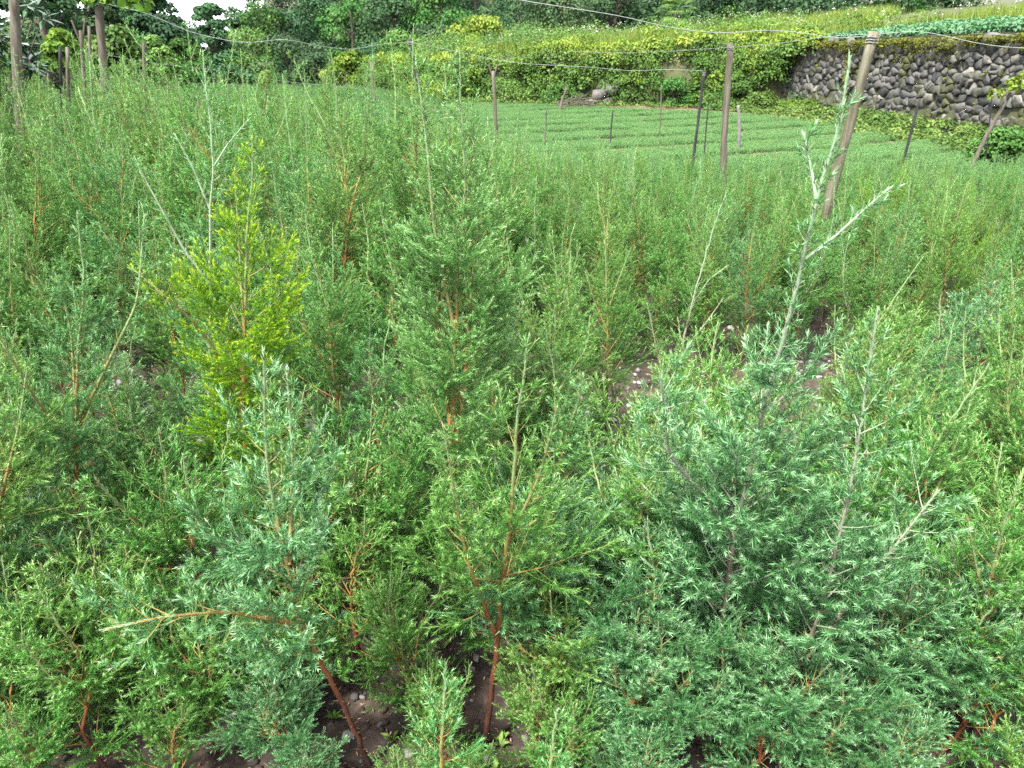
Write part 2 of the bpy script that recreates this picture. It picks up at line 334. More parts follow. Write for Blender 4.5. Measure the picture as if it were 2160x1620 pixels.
hero(2.3, 705, [[(735, 960, 0), (712, 850, 0), (700, 740, 0), (690, 640, 0), (660, 560, 0), (640, 430, 0)],
                [(700, 740, 0), (730, 650, 0), (745, 560, 0)],
                [(700, 800, 0), (650, 700, -.02), (600, 580, -.03)]],
     .25, 'green', 'bushy sapling between the yellow one and the many-tipped one', 12, short='the bushy sapling', peak=.5, nl=.009, h0=.18)
hero(1.55, 400, [[(420, 1300, 0), (410, 1150, 0), (400, 1050, 0), (385, 960, 0)],
                 [(410, 1200, 0), (330, 1200, -.05), (300, 1160, -.06)]],
     .24, 'green', 'low green sapling beneath the yellow one', 13, short='the low sapling', peak=.4, nl=.0095)
hero(1.38, 95, [[(140, 1500, 0), (150, 1400, 0), (110, 1300, -.03), (60, 1240, -.05)],
                [(150, 1450, 0), (250, 1420, -.02), (260, 1330, -.02), (310, 1180, -.02)]],
     .2, 'green', 'short sprawling sapling with orange side branches near bare soil', 14, short='the sprawling sapling', peak=.4, nl=.0105, nw=.0016, dens=.75)
hero(1.05, 935, [[(930, 1580, 0), (940, 1400, 0)]], .10, 'blue', 'small silvery shoot tip at the lower frame edge under the red stem', 15, short='the small shoot tip', peak=.5, nl=.0105, nw=.0017, h0=.25)
hero(1.02, 1165, [[(1160, 1610, 0), (1175, 1500, 0)]], .09, 'blue', 'smallest silvery shoot tip, the lower edge cutting it off', 16, short='the smallest shoot tip', peak=.5, nl=.0105, nw=.0017, h0=.25)
hero(1.50, -20, [[(-10, 1300, 0), (-20, 1000, 0), (-40, 800, 0), (0, 640, 0)],
                 [(-10, 1100, 0), (40, 900, -.05), (60, 760, -.05)]],
     .26, 'green', 'green sapling cut off by the frame edge with a fallen dark stick beneath', 17, short='the frame edge sapling', peak=.5, nl=.0105, nw=.0016)
hero(2.5, 1690, [[(1690, 960, 0), (1760, 850, 0), (1830, 720, 0), (1900, 610, 0), (1945, 545, 0)],
                 [(1760, 850, 0), (1780, 760, 0), (1800, 690, 0)]],
     .2, 'green', 'slanting sapling behind the tallest blue-green one', 18, short='the slanting sapling', peak=.4, nl=.0095, sparse_top=.6)
print('hero needles', NH[0])

def proto(seed, H, W, n_lead, matk, stemm='stem', lod=0, **kw):
    rng = np.random.default_rng(seed); st = []
    lean = rng.normal(0, .035 if lod == 0 else .075, 2) * H
    def main(p0, p1):
        mid = (p0 + p1) / 2 + np.array([*rng.normal(0, .02, 2), 0]); bow = norm(np.array([*rng.normal(0, 1, 2), 0])) * np.linalg.norm(p1 - p0) * rng.uniform(.02, .07); c = curve([p0, p0 * .7 + p1 * .3 + bow, mid, p0 * .25 + p1 * .75 - bow * .6, p1], 24); c[1:-1] += rng.normal(0, .0015, c[1:-1].shape); return c
    tipp = np.array([lean[0], lean[1], H]); m = main(np.zeros(3), tipp); st.append(m)
    for i in range(n_lead):
        k = int(rng.uniform(.3, .6) * 24); a = rng.uniform(0, 6.28)
        st.append(main(m[k], m[k] + np.array([math.cos(a) * (.13 if lod == 0 else .2), math.sin(a) * (.13 if lod == 0 else .2), (H - m[k][2]) * rng.uniform(.7, .95)])))
    gs, gf = sapling_geo(st, W, rng, lod=lod, **kw)
    s = [g_.build('stem' if i_ == 0 else 'side_stem', M[stemm]) for i_, g_ in enumerate(gs)]; f = gf.build('foliage', M[matk]); [C.objects.unlink(o_) for o_ in s + [f]]
    return s + [f]
def rel(x, y):
    """where a sapling stands, told by the nearest distinct one"""
    n_, lx, ly = min(LM, key=lambda m: math.hypot(m[1] - x, (m[2] - y) * .8)); dx, dy = x - lx * y / ly, y - ly
    side = 'left of' if dx < -.12 else ('right of' if dx > .12 else '')
    dep = 'behind' if dy > .18 else ('in front of' if dy < -.18 else '')
    if side and dep: return dep + ' and ' + side + ' ' + n_
    return ('close ' + dep if dep else (side or 'against')) + ' ' + n_
def place(pr, x, y, rz, sc, label, group, cat='sapling', z=0, wide=1.0):
    root = empty('juniper_sapling', (x, y, z), label, cat, group, rz); root.scale = (sc * wide, sc * wide, sc)
    for o in pr:
        c = o.copy(); C.objects.link(c); c.parent = root
    return root
near = [proto(101, 1.15, .33, 2, 'green', nl=.0120, nw=.0017, sp=.0048, peak=.42, dens=1.0, h0=.05), proto(102, 1.1, .30, 1, 'blue', nl=.0125, nw=.0017, sp=.0048, peak=.42, dens=1.0, h0=.05),
        proto(103, 1.25, .31, 3, 'green', nl=.0120, nw=.0017, sp=.0048, peak=.38, dens=1.0, h0=.05)]
low_ = [proto(111, .55, .30, 2, 'green', nl=.0115, nw=.0017, sp=.0048, peak=.45, dens=1.0, h0=.08, r0=.006), proto(112, .55, .30, 2, 'silver', nl=.0125, nw=.0018, sp=.0048, peak=.45, dens=1.0, h0=.08, r0=.006),
        proto(113, .6, .32, 3, 'green', nl=.012, nw=.0017, sp=.0048, peak=.4, dens=.9, h0=.08, r0=.006)]
fill = [  # px, Y, scale, proto
    (-120, 1.7, 1.0, 0), (60, 2.25, .95, 2), (230, 2.4, .85, 1), (330, 1.75, .72, 0), (620, 2.55, .9, 0), (830, 2.05, .82, 1), (620, 1.75, .70, 2), (760, 1.6, .62, 0),
    (1080, 2.0, .88, 2), (1190, 1.72, .85, 1), (1290, 1.6, .72, 0), (1120, 2.5, .9, 0), (1330, 2.05, .62, 2), (1650, 1.95, .70, 1), (1800, 2.1, .75, 2), (1990, 2.05, .8, 0),
    (2110, 1.75, .85, 2), (2230, 2.2, .95, 1), (2080, 2.55, .80, 2), (2250, 1.5, .8, 0), (-60, 2.7, 1.05, 1), (400, 2.75, .9, 2), (860, 2.6, 1.0, 0), (1340, 1.42, .55, 1), (850, 1.42, .45, 0),
    (1180, 1.35, .42, 2), (1900, 2.7, .7, 1), (2180, 2.9, .75, 0), (200, 2.95, 1.0, 0), (1000, 2.95, .95, 2), (480, 1.5, .42, 1), (270, 1.5, .5, 2),
        (560, 2.0, .75, 0), (150, 2.0, .8, 0), (1450, 2.4, .6, 2), (1560, 2.3, .6, 0), (1060, 1.7, .62, 0), (1240, 1.38, .40, 1), (640, 1.42, .40, 0), (1960, 1.45, .42, 2), (1750, 1.62, .6, 1), (1620, 1.7, .55, 0), (0, 1.45, .5, 2), (1410, 1.75, .6, 0), (720, 2.9, .9, 1), (560, 2.9, .9, 2), (2180, 2.0, .8, 1), (940, 2.3, .8, 0), (40, 3.0, 1.0, 2), (2130, 3.2, .7, 0), (2000, 3.1, .65, 1),
        (1380, 1.30, .42, 1), (900, 1.26, .30, 0), (1130, 1.26, .30, 2), (110, 1.16, .30, 2), (700, 1.17, .24, 1), (1010, 1.14, .22, 0), (1340, 1.14, .28, 1), (1850, 1.14, .3, 1), (2120, 1.12, .3, 0), (850, 1.12, .2, 2), (40, 1.25, .42, 0), (250, 1.27, .46, 2), (400, 1.22, .32, 0), (170, 1.36, .5, 0), (620, 1.26, .34, 1), (480, 1.33, .40, 2), (2060, 1.26, .4, 2), (1960, 1.3, .45, 1), (1560, 1.24, .4, 1), (560, 1.36, .34, 0), (1200, 1.2, .30, 0), (1720, 1.2, .36, 1), (1640, 1.28, .46, 1), (1800, 1.32, .5, 1), (1900, 1.42, .55, 1), (1300, 1.32, .42, 1), (-60, 1.3, .5, 2), (2180, 1.3, .5, 0), (1480, 1.28, .40, 1),
        (340, 1.40, .42, 0), (200, 1.55, .55, 1), (60, 1.62, .6, 0), (450, 1.66, .6, 2), (680, 1.68, .62, 0), (800, 1.78, .66, 2), (1150, 1.52, .6, 1), (1330, 1.58, .6, 1), (1470, 1.6, .5, 1), (1700, 1.5, .5, 1), (1850, 1.7, .65, 0), (2000, 1.6, .6, 2), (2120, 1.5, .6, 0),
        (330, 2.1, .85, 1), (80, 1.95, .85, 0), (-100, 2.2, 1.0, 2), (620, 2.2, .85, 0), (1060, 2.25, .85, 1), (1210, 2.05, .8, 0), (1440, 2.0, .55, 1), (1560, 2.0, .55, 2), (1740, 2.3, .75, 0), (1880, 2.4, .7, 1), (2040, 2.3, .8, 0), (2180, 2.4, .85, 2), (500, 2.5, .9, 0), (130, 2.6, 1.0, 2), (960, 2.6, .95, 1), (1180, 2.8, .75, 2), (1840, 3.0, .6, 0), (-60, 3.1, 1.1, 0), (340, 3.15, .95, 1), (650, 3.2, .9, 2)]
LM += [('the leaning pole', XG(1690, 5), 5.0), ('the withered tan sapling', XG(1550, 4), 4.0), ('the pale withered sapling', XG(2145, 3.7), 3.7)]
KINDW = ['green', 'blue-green', 'many-stemmed green']
for i, (px, Y, s, k) in enumerate(fill):
    s *= RNG.uniform(.95, 1.05); x_ = XG(px, Y) + RNG.normal(0, .02)
    size_ = 'tiny' if s < .45 else ('short' if s < .65 else ('middling' if s < .85 else 'tall'))
    sm_ = s < .66
    place((low_ if sm_ else near)[k], x_, Y, RNG.uniform(0, 6.28), s * 2.05 if sm_ else s, size_ + ' ' + KINDW[k] + ' sapling ' + rel(x_, Y), 'filler saplings near the photographer', wide=1.0 if sm_ else float(np.clip(.85 / s, 1.0, 1.3)))

# the dense stand beyond the path
mid = [proto(201 + i, h, wd, nl_, mk_, lod=1, nl=.015, nw=.0028, sp=.0095, peak=.33, h0=.04, dens=1.0, stemm=sm, sparse_top=spt)
       for i, (h, wd, nl_, mk_, sm, spt) in enumerate([(1.3, .34, 1, 'green', 'stem', 0), (1.2, .32, 2, 'green', 'stem', .3), (1.35, .30, 1, 'blue', 'stem', .7), (1.25, .36, 2, 'green', 'stem', 0),
                                                   (1.15, .34, 1, 'green', 'stem', .2), (1.4, .26, 1, 'green', 'pale', 1.0), (1.2, .30, 2, 'yellow', 'stem', 0)])]
def vn(u, v): return .5 + .25 * (math.sin(u * 3.1 + v * 1.7) + math.sin(u * 5.3 - v * 4.1 + 2))
def stand_h(x, y):
    """height of the stand: head-high on one side, thinning to waist-high and shorter away on the other"""
    s = 1 / (1 + math.exp(-(x / y + .05) * 9))
    return (1.40 - .02 * (y - 4)) * (1 - s) + max(1.0 - .085 * (y - 4), .28) * s
spots = []
y = 3.95; row = 0
while y < 15.5:
    x = -.8 * y - .8 + (.15 if row % 2 else 0)
    while x < .76 * y + .9:
        u, v = x + RNG.normal(0, .06), y + RNG.normal(0, .07)
        lim = 15.0 - 5.6 / (1 + math.exp(-(u / v + .12) * 10))
        if v < lim and (v < 4.2 or vn(u, v) > .17): spots.append((u, v))
        x += .25
    y += .27 + .02 * (y - 4); row += 1
spots.sort(key=lambda p: math.hypot(*p))
zone = lambda u, v: 0 if u < -.28 * v else (1 if u < .22 * v else 2)
ZL = ['slender sapling in the head-high thicket beyond the path, on the post and dark leaf side', 'slender sapling in the thicket beyond the path, behind the many-tipped sapling', 'slender sapling in the waist-high thicket beyond the path, below the stone wall']
ZG = ['saplings of the tall thicket', 'saplings of the middle thicket', 'saplings below the stone wall']
NIND = 205
n = 0; restp = []
for (u, v) in spots:
    h = stand_h(u, v) * RNG.uniform(.68, 1.08) * (1.3 if RNG.random() < .16 and u < .05 * v else 1); k = int(RNG.choice(7, p=[.22, .2, .16, .2, .11, .09, .02])); s = h / 1.27
    inside = abs(u) < .74 * v + .25
    if n < NIND - 15 and inside and v < 9:
        z = zone(u, v); front_ = v < 4.75
        lb = (('tall ' if h > 1.25 else ('waist-high ' if h > .9 else 'low ')) + ('silvery ' if k == 2 else ('yellowish ' if k == 6 else ('pale-topped ' if k == 5 else 'green '))) + ('first-rank thicket sapling ' if v < 4.12 else ('second-rank thicket sapling ' if v < 4.45 else 'third-rank thicket sapling ')) + rel(u, v)) if front_ else ZL[z]
        place(mid[k], u, v, RNG.uniform(0, 6.28), s, lb, ZG[z]); n += 1
    else: restp.append((u, v, 0, RNG.uniform(0, 6.28), s, k))
print('stand', n, len(restp))

def gn_scatter(name, pts, sources, mat=None):
    """pts rows: x,y,z,rot,scale,kind ; sources[kind] = objects; ONE object whose geometry nodes carry the uncountable rest"""
    pts = np.asarray(pts, float); me = bpy.data.meshes.new(name); me.vertices.add(len(pts)); me.vertices.foreach_set('co', pts[:, :3].astype(np.float32).ravel())
    for nm, col in (('rot', 3), ('scl', 4), ('kindf', 5)):
        a = me.attributes.new(nm, 'FLOAT', 'POINT'); a.data.foreach_set('value', pts[:, col].astype(np.float32))
    o = bpy.data.objects.new(name, me); C.objects.link(o)
    g = bpy.data.node_groups.new(name + '_nodes', 'GeometryNodeTree')
    g.interface.new_socket('Geometry', in_out='INPUT', socket_type='NodeSocketGeometry'); g.interface.new_socket('Geometry', in_out='OUTPUT', socket_type='NodeSocketGeometry')
    gi = N(g, 'NodeGroupInput'); go = N(g, 'NodeGroupOutput'); jn = N(g, 'GeometryNodeJoinGeometry')
    def attr(nm):
        a = N(g, 'GeometryNodeInputNamedAttribute'); a.data_type = 'FLOAT'; a.inputs[0].default_value = nm; return a.outputs[0]
    cx = N(g, 'ShaderNodeCombineXYZ'); g.links.new(attr('rot'), cx.inputs[2])
    for k, srcs in enumerate(sources):
        cmpn = N(g, 'FunctionNodeCompare', data_type='FLOAT', operation='EQUAL'); g.links.new(attr('kindf'), cmpn.inputs[0]); cmpn.inputs[1].default_value = k; cmpn.inputs[12].default_value = .1
        for so in srcs:
            ob = N(g, 'GeometryNodeObjectInfo'); ob.inputs[0].default_value = so; ob.inputs['As Instance'].default_value = True; ob.transform_space = 'ORIGINAL'
            ip = N(g, 'GeometryNodeInstanceOnPoints')
            g.links.new(gi.outputs[0], ip.inputs['Points']); g.links.new(cmpn.outputs[0], ip.inputs['Selection']); g.links.new(ob.outputs['Geometry'], ip.inputs['Instance'])
            g.links.new(cx.outputs[0], ip.inputs['Rotation']); g.links.new(attr('scl'), ip.inputs['Scale']); g.links.new(ip.outputs[0], jn.inputs[0])
    g.links.new(jn.outputs[0], go.inputs[0])
    mo = o.modifiers.new('scatter', 'NODES'); mo.node_group = g; return o
o = gn_scatter('sapling_thicket', restp, mid)
tag(o, 'far part of the dense green sapling thicket, too deep to count', 'thicket', kind='stuff')

# ------------------------------------------------------------------ ground
def vnoise(x, y, s, seed=0):
    xi = np.floor(x / s).astype(int); yi = np.floor(y / s).astype(int); fx = x / s - xi; fy = y / s - yi
    fx = fx * fx * (3 - 2 * fx); fy = fy * fy * (3 - 2 * fy)
    def h(a, b): v = np.sin(a * 127.1 + b * 311.7 + seed * 74.7) * 43758.5453; return v - np.floor(v)
    return (h(xi, yi) * (1 - fx) + h(xi + 1, yi) * fx) * (1 - fy) + (h(xi, yi + 1) * (1 - fx) + h(xi + 1, yi + 1) * fx) * fy
def grid(xs, ys, zf):
    X, Y = np.meshgrid(xs, ys); Z = zf(X, Y); V = np.stack([X, Y, Z], -1).reshape(-1, 3); nx = len(xs)
    i = (np.arange(len(ys) - 1)[:, None] * nx + np.arange(nx - 1)[None]).ravel()
    return V, np.stack([i, i + 1, i + nx + 1, i + nx], 1)
def gz(X, Y):
    near_ = np.clip(1 - (np.hypot(X, Y) - 6) / 6, 0, 1)
    return (vnoise(X, Y, .35, 1) * .05 + vnoise(X, Y, .09, 2) * .03 + vnoise(X, Y, .03, 3) * .012 - .05) * near_ - .04 * (1 - near_)
xs = np.concatenate([[-400, -200, -100, -50, -25, -12], np.linspace(-7, 7, 330), [12, 25, 50, 100, 200, 400]])
ys = np.concatenate([[-60, -20, -6, -2], np.linspace(-.5, 7.5, 230), [9, 12, 16, 22, 30, 45, 70, 120, 220, 400, 800]])
V, q = grid(xs, ys, gz)
M['soil'] = surf_mat('brown_soil', [(.25, (.008, .006, .005)), (.45, (.028, .019, .014)), (.6, (.07, .048, .036)), (.8, (.18, .14, .105))], scale=9, bump=1.0, coord='Object', detail=12)
g_ = mk('ground', V, q, mat=M['soil'], smooth=True); tag(g_, 'reddish brown bare soil under the saplings', kind='structure')

# ------------------------------------------------------------------ pebbles, rocks, litter, weeds
def rock_geo(g, c, r, rng, tone=.5, sub=1):
    # rounded irregular block from a warped sphere
    nu, nv = (7, 5) if sub == 1 else (14, 9)
    th = np.linspace(0, math.pi, nv); ph = np.arange(nu) * 2 * math.pi / nu
    T, Ph = np.meshgrid(th, ph, indexing='ij')
    d = np.stack([np.sin(T) * np.cos(Ph), np.sin(T) * np.sin(Ph), np.cos(T)], -1)
    pl = norm(rng.normal(0, 1, (9, 3))); rad = np.ones(d.shape[:2]) * 1.2
    for p_ in pl:
        k = d @ p_; rad = np.minimum(rad, np.where(k > .05, rng.uniform(.62, .95) / np.maximum(k, .05), 9))
    v = d * rad[..., None] * np.asarray(r); a = rng.uniform(0, 6.28); ca, sa = math.cos(a), math.sin(a)
    v = v @ np.array([[ca, sa, 0], [-sa, ca, 0], [0, 0, 1]]) + np.asarray(c)
    i = (np.arange(nv - 1)[:, None] * nu); j = np.arange(nu)[None]; j2 = (j + 1) % nu
    q = np.stack([i + j, i + nu + j, i + nu + j2, i + j2], -1).reshape(-1, 4)
    g.add(v, q, None, tone)
M['rock'] = surf_mat('grey_rock', [(0, (.05, .045, .04)), (.35, (.13, .12, .115)), (.6, (.24, .225, .21)), (1, (.48, .46, .43))], scale=14, bump=.5, tonemix=.5)
M['litter'] = leaf_mat('dead_leaf', [(0, (.10, .05, .03)), (.5, (.28, .16, .09)), (1, (.50, .38, .26))], trans=.1)
rng = np.random.default_rng(5); gp = Geo()
for i in range(2600):
    Y = rng.uniform(1.0, 4.6) if rng.random() < .85 else rng.uniform(4.6, 7); X = rng.uniform(-.8, .8) * (Y + .4); r = rng.gamma(1.6, .0038) + .003
    rock_geo(gp, (X, Y, float(gz(np.array(X), np.array(Y))) + r * .2), (r, r * rng.uniform(.6, 1), r * rng.uniform(.4, .8)), rng, np.clip(rng.normal(.45, .22), 0, 1))
for i in range(900):
    Y = rng.uniform(3.0, 4.1); X = rng.uniform(-.78, .78) * (Y + .4); r = rng.gamma(1.6, .0055) + .004
    rock_geo(gp, (X, Y, float(gz(np.array(X), np.array(Y))) + r * .2), (r, r * rng.uniform(.5, 1), r * rng.uniform(.35, .8)), rng, np.clip(rng.normal(.62, .22), 0, 1))
tag(gp.build('gravel', M['rock'], smooth=False), 'loose pale pebbles and clods strewn over the soil', kind='stuff')
def leaf_quads(g, p, nrm, size, rng, tone, asp=.5, dirv=None, fold=.12):
    n = len(p); nrm = norm(nrm)
    rv = norm(np.cross(nrm, rng.normal(0, 1, (n, 3)))) if dirv is None else norm(dirv)
    s = norm(np.cross(nrm, rv)); size = np.broadcast_to(size, (n,))[:, None]
    v = np.stack([p - rv * size * .5, p + s * size * asp * .5 + nrm * size * fold, p + rv * size * .5, p - s * size * asp * .5 + nrm * size * fold], 1)
    g.add(v, None, (np.arange(n)[:, None, None] * 4 + np.array([[0, 1, 2], [0, 2, 3]])[None]).reshape(-1, 3), np.repeat(np.clip(tone, 0, 1), 4))
gl = Geo(); n = 14000; Y = rng.uniform(.9, 5, n); X = rng.uniform(-.8, .8, n) * (Y + .4)
leaf_quads(gl, np.stack([X, Y, gz(X, Y) + .006], 1), np.array([0, 0, 1.]) + rng.normal(0, .35, (n, 3)), rng.uniform(.004, .017, n), rng, rng.normal(.35, .25, n), asp=.3)
tag(gl.build('leaf_litter', M['litter']), 'dry brown twigs and dead leaves scattered on the soil', kind='stuff')
M['weed'] = leaf_mat('weed_leaf', [(0, (.06, .15, .03)), (.5, (.14, .28, .05)), (1, (.30, .42, .12))], trans=.3)
gc = Geo()
for i in range(3600):
    Y = rng.uniform(1.0, 2.4) if rng.random() < .7 else rng.uniform(2.4, 4.6); X = rng.uniform(-.8, .8) * (Y + .4); r = rng.gamma(2, .0035) + .003
    rock_geo(gc, (X, Y, float(gz(np.array(X), np.array(Y))) + r * .1), (r, r * rng.uniform(.6, 1), r * rng.uniform(.5, .8)), rng, .5)
tag(gc.build('soil_clods', M['soil'], smooth=True), 'crumbling dark soil clods under the saplings', kind='stuff')
gw = Geo()
for i in range(420):
    Y = rng.uniform(1.2, 4.4); X = rng.uniform(-.78, .78) * (Y + .4); nl_ = rng.integers(5, 14); a = rng.uniform(0, 6.28, nl_); el = rng.uniform(.2, 1.1, nl_)
    d = np.stack([np.cos(a) * np.cos(el), np.sin(a) * np.cos(el), np.sin(el)], 1); sz = rng.uniform(.012, .035, nl_)
    z0 = float(gz(np.array(X), np.array(Y)))
    leaf_quads(gw, np.array([X, Y, z0 + .004]) + d * sz[:, None] * .6, np.cross(d, np.cross([0, 0, 1.], d)) + rng.normal(0, .1, d.shape), sz, rng, rng.normal(.55, .2, nl_), asp=.4, dirv=d)
tag(gw.build('weeds', M['weed']), 'small low weeds sprouting on the path soil', kind='stuff')
for i, (px, py, r, lab) in enumerate([(1995, 1472, .035, 'small whitish rock beside the dense green sapling'), (2040, 1500, .028, 'small grey rock next to the whitish one'), (1870, 1600, .04, 'upright grey slate shard at the lower frame edge'),
                                      (660, 905, .05, 'pale stone on the path behind the yellow sapling'), (2140, 835, .06, 'pale stone on the path below the dry brown twig'), (1370, 872, .05, 'pale stone on the path by the arching sapling')]):
    tt_ = math.tan(PITCH + math.atan((py - 810) / F)); Y = CAMZ / tt_; X = XG(px, Y); g = Geo()
    rock_geo(g, (0, 0, 0), (r, r * .7, r * (1.6 if i == 2 else .6)), np.random.default_rng(50 + i), .85 if i in (0, 3, 4, 5) else .5, sub=2)
    o = g.build('rock', M['rock']); o.location = (X, Y, r * .25); tag(o, lab, 'rock')
def dryplant(px, Y, py, lab):
    b = np.array([XG(px, Y), Y, 0]); tp = P(px, py, Y) - b; gs, gf = sapling_geo([curve([(0, 0, 0), tp * .5 + [.02, 0, 0], tp], 20)], .14, np.random.default_rng(int(px)), lod=1, nl=.011, nw=.003, sp=.009, dens=.45, top=.05, r0=.004)
    root = empty('withered_sapling', tuple(b), lab, 'dead sapling'); gs[0].build('stem', M['stem'], root); gf.build('foliage', M['dry'], root)
dryplant(1550, 4.0, 650, 'withered tan-brown sapling in the dark gap beyond the path')
dryplant(2145, 3.7, 680, 'withered pale brown sapling by the far frame edge')

# ------------------------------------------------------------------ seedling beds
M['seed'] = leaf_mat('seedling_needles', [(0, (.075, .18, .045)), (.5, (.15, .33, .10)), (1, (.29, .48, .20))], var=.06)
def tuft(seed):
    rng = np.random.default_rng(seed); st = [curve([(0, 0, 0), (rng.normal(0, .02), rng.normal(0, .02), .34)], 10)]
    gs, gf = sapling_geo(st, .10, rng, lod=1, nl=.020, nw=.006, sp=.011, dens=.8, peak=.3, h0=.05, top=.05, r0=.003)
    f = gf.build('foliage', M['seed']); C.objects.unlink(f); return [f]
def carpet(seed):
    rng = np.random.default_rng(seed); g = Geo(); st = grow(np.stack([rng.uniform(-.14, .14, 30), rng.uniform(-.14, .14, 30), np.zeros(30)], 1), norm(np.array([0, 0, 1.]) + rng.normal(0, .25, (30, 3))), rng.uniform(.06, .12, 30), 4, .2, .1, rng)
    needles(g, st, np.full(30, .10), .012, .022, .007, .8, rng, .2, .8); f = g.build('foliage', M['seed']); C.objects.unlink(f); return [f]
tufts = [tuft(301), tuft(302), tuft(303), carpet(304), carpet(305)]
pts = []; rng = np.random.default_rng(9)
for i in range(110000):
    Y = 6.5 + 36 * rng.random() ** .8; X = rng.uniform(-.75, .80) * Y
    lim = 15.0 - 5.6 / (1 + math.exp(-(X / Y + .12) * 10))
    if Y < lim - .8: continue
    edge = np.interp(X, [-12, -7, -3, 0, 6.5, 8.5, 11, 14], [44, 40, 30, 29.5, 24.5, 20.5, 15.5, 13.5])
    if Y > edge: continue
    # beds run slightly slanted across the view with bare furrows between them
    s = Y - .55 * X + .35 * math.sin(X * .35); f = (s % 1.9) / 1.9
    if Y > 11.5 and X > -2.5 and f < .36 + .10 * math.sin(X * 1.1 + Y * .7) + rng.normal(0, .10): continue
    low = Y > 11.5 and X > -2.5
    if not low and rng.random() < .45: continue
    pts.append((X, Y, -.035, rng.uniform(0, 6.28), rng.uniform(.8, 1.15) if low else rng.uniform(.7, 1.1), int(rng.integers(3, 5) if low else rng.integers(0, 3))))
print('tufts', len(pts))
o = gn_scatter('seedling_bed', pts, tufts); tag(o, 'short even seedlings carpeting the far beds between bare furrows', 'seedlings', kind='stuff')
M['furrow'] = surf_mat('furrow_soil', [(.25, (.08, .04, .028)), (.5, (.17, .095, .065)), (.75, (.28, .20, .145))], scale=2.5, bump=.8, detail=10)
V, q = grid(np.linspace(-3, 16, 60), np.linspace(12, 30, 60), lambda X, Y: -.03 + .02 * vnoise(X, Y, .5, 4)); tag(mk('furrow_ground', V, q, mat=M['furrow'], smooth=True), 'bare reddish furrow earth between the seedling beds', kind='structure')

# ------------------------------------------------------------------ terrace: bank, wall, upper field
EDGE_PX = np.array([760, 1000, 1200, 1400, 1560, 1700, 1900, 2100, 2300, 2600.]); EDGE_Y = np.array([36, 32.5, 31, 29.5, 28.3, 27, 21.5, 17.8, 15.2, 12.5])
TOP_PY = np.array([175, 122, 108, 96, 90, 92, 84, 76, 72, 70.])
EDGE = np.array([[P(p, t, Y)[0], Y, P(p, t, Y)[2]] for p, t, Y in zip(EDGE_PX, TOP_PY, EDGE_Y)])
EDGE[0] = [-14, 60, 1.2]; EDGE = np.concatenate([[[-40, 120, .6]], EDGE])
def edge_at(s):
    d = np.concatenate([[0], np.cumsum(np.linalg.norm(np.diff(EDGE[:, :2], axis=0), axis=1))]); return np.stack([np.interp(s, d, EDGE[:, k]) for k in range(3)], -1)
ED = np.concatenate([[0], np.cumsum(np.linalg.norm(np.diff(EDGE[:, :2], axis=0), axis=1))]); EL = ED[-1]; WALL_S = ED[6]
ss = np.linspace(0, EL, 200); ep = edge_at(ss); et = norm(np.gradient(ep[:, :2], axis=0)); back = np.stack([-et[:, 1], et[:, 0]], 1)   # away from the field
if back[100, 1] < 0: back = -back
def terrace_z(u, z0, v): return z0 + v * .08 + .25 * np.sin(u * .3) * np.clip(v / 10, 0, 1)
rows = []
for k, (v, f) in enumerate([(-.7, 0), (-.55, .35), (-.35, .7), (-.12, .93), (.15, 1), (2, 1), (6, 1), (14, 1), (30, 1), (60, 1)]):
    xy = ep[:, :2] + back * v * (1 if v < 0 else 1); z = ep[:, 2] * f - .05 * (f == 0) if v <= .15 else terrace_z(ss, ep[:, 2], v)
    rows.append(np.concatenate([xy, np.asarray(z)[:, None]], 1))
V = np.stack(rows); nx = 200; i = (np.arange(len(rows) - 1)[:, None] * nx + np.arange(nx - 1)[None]).ravel()
M['bank'] = surf_mat('bank_earth', [(.3, (.03, .035, .015)), (.6, (.08, .09, .03)), (.8, (.14, .11, .06))], scale=1.5, bump=.8)
tag(mk('bank', V.reshape(-1, 3), np.stack([i, i + 1, i + nx + 1, i + nx], 1), mat=M['bank'], smooth=True), 'earth terrace rising behind the seedling beds', kind='structure')

# dry stone wall along the near stretch of the terrace edge
M['stone'] = surf_mat('wall_stone', [(0, (.02, .02, .018)), (.3, (.055, .056, .053)), (.55, (.112, .112, .104)), (.8, (.16, .153, .138)), (1, (.30, .28, .24))], scale=7, bump=.7, tonemix=.8, detail=12)
def add_moss(m, lo, hi, col):
    t = m.node_tree; p = next(n for n in t.nodes if n.type == 'BSDF_PRINCIPLED'); src = p.inputs['Base Color'].links[0].from_socket
    tc = N(t, 'ShaderNodeTexCoord'); no = N(t, 'ShaderNodeTexNoise'); no.inputs['Scale'].default_value = 1.3; no.inputs['Detail'].default_value = 9; t.links.new(tc.outputs['Object'], no.inputs['Vector'])
    mr = N(t, 'ShaderNodeMapRange'); mr.inputs[1].default_value = lo; mr.inputs[2].default_value = hi; t.links.new(no.outputs['Fac'], mr.inputs[0])
    mi = N(t, 'ShaderNodeMix', data_type='RGBA'); t.links.new(mr.outputs[0], mi.inputs[0]); t.links.new(src, mi.inputs[6]); mi.inputs[7].default_value = (*col, 1); t.links.new(mi.outputs[2], p.inputs['Base Color'])
add_moss(M['stone'], .52, .66, (.035, .038, .012))
M['moss'] = leaf_mat('moss', [(0, (.06, .07, .01)), (.5, (.16, .18, .02)), (1, (.30, .32, .05))], trans=.15)
rng = np.random.default_rng(21); gst = Geo()
s0 = WALL_S - .3; L = EL - s0
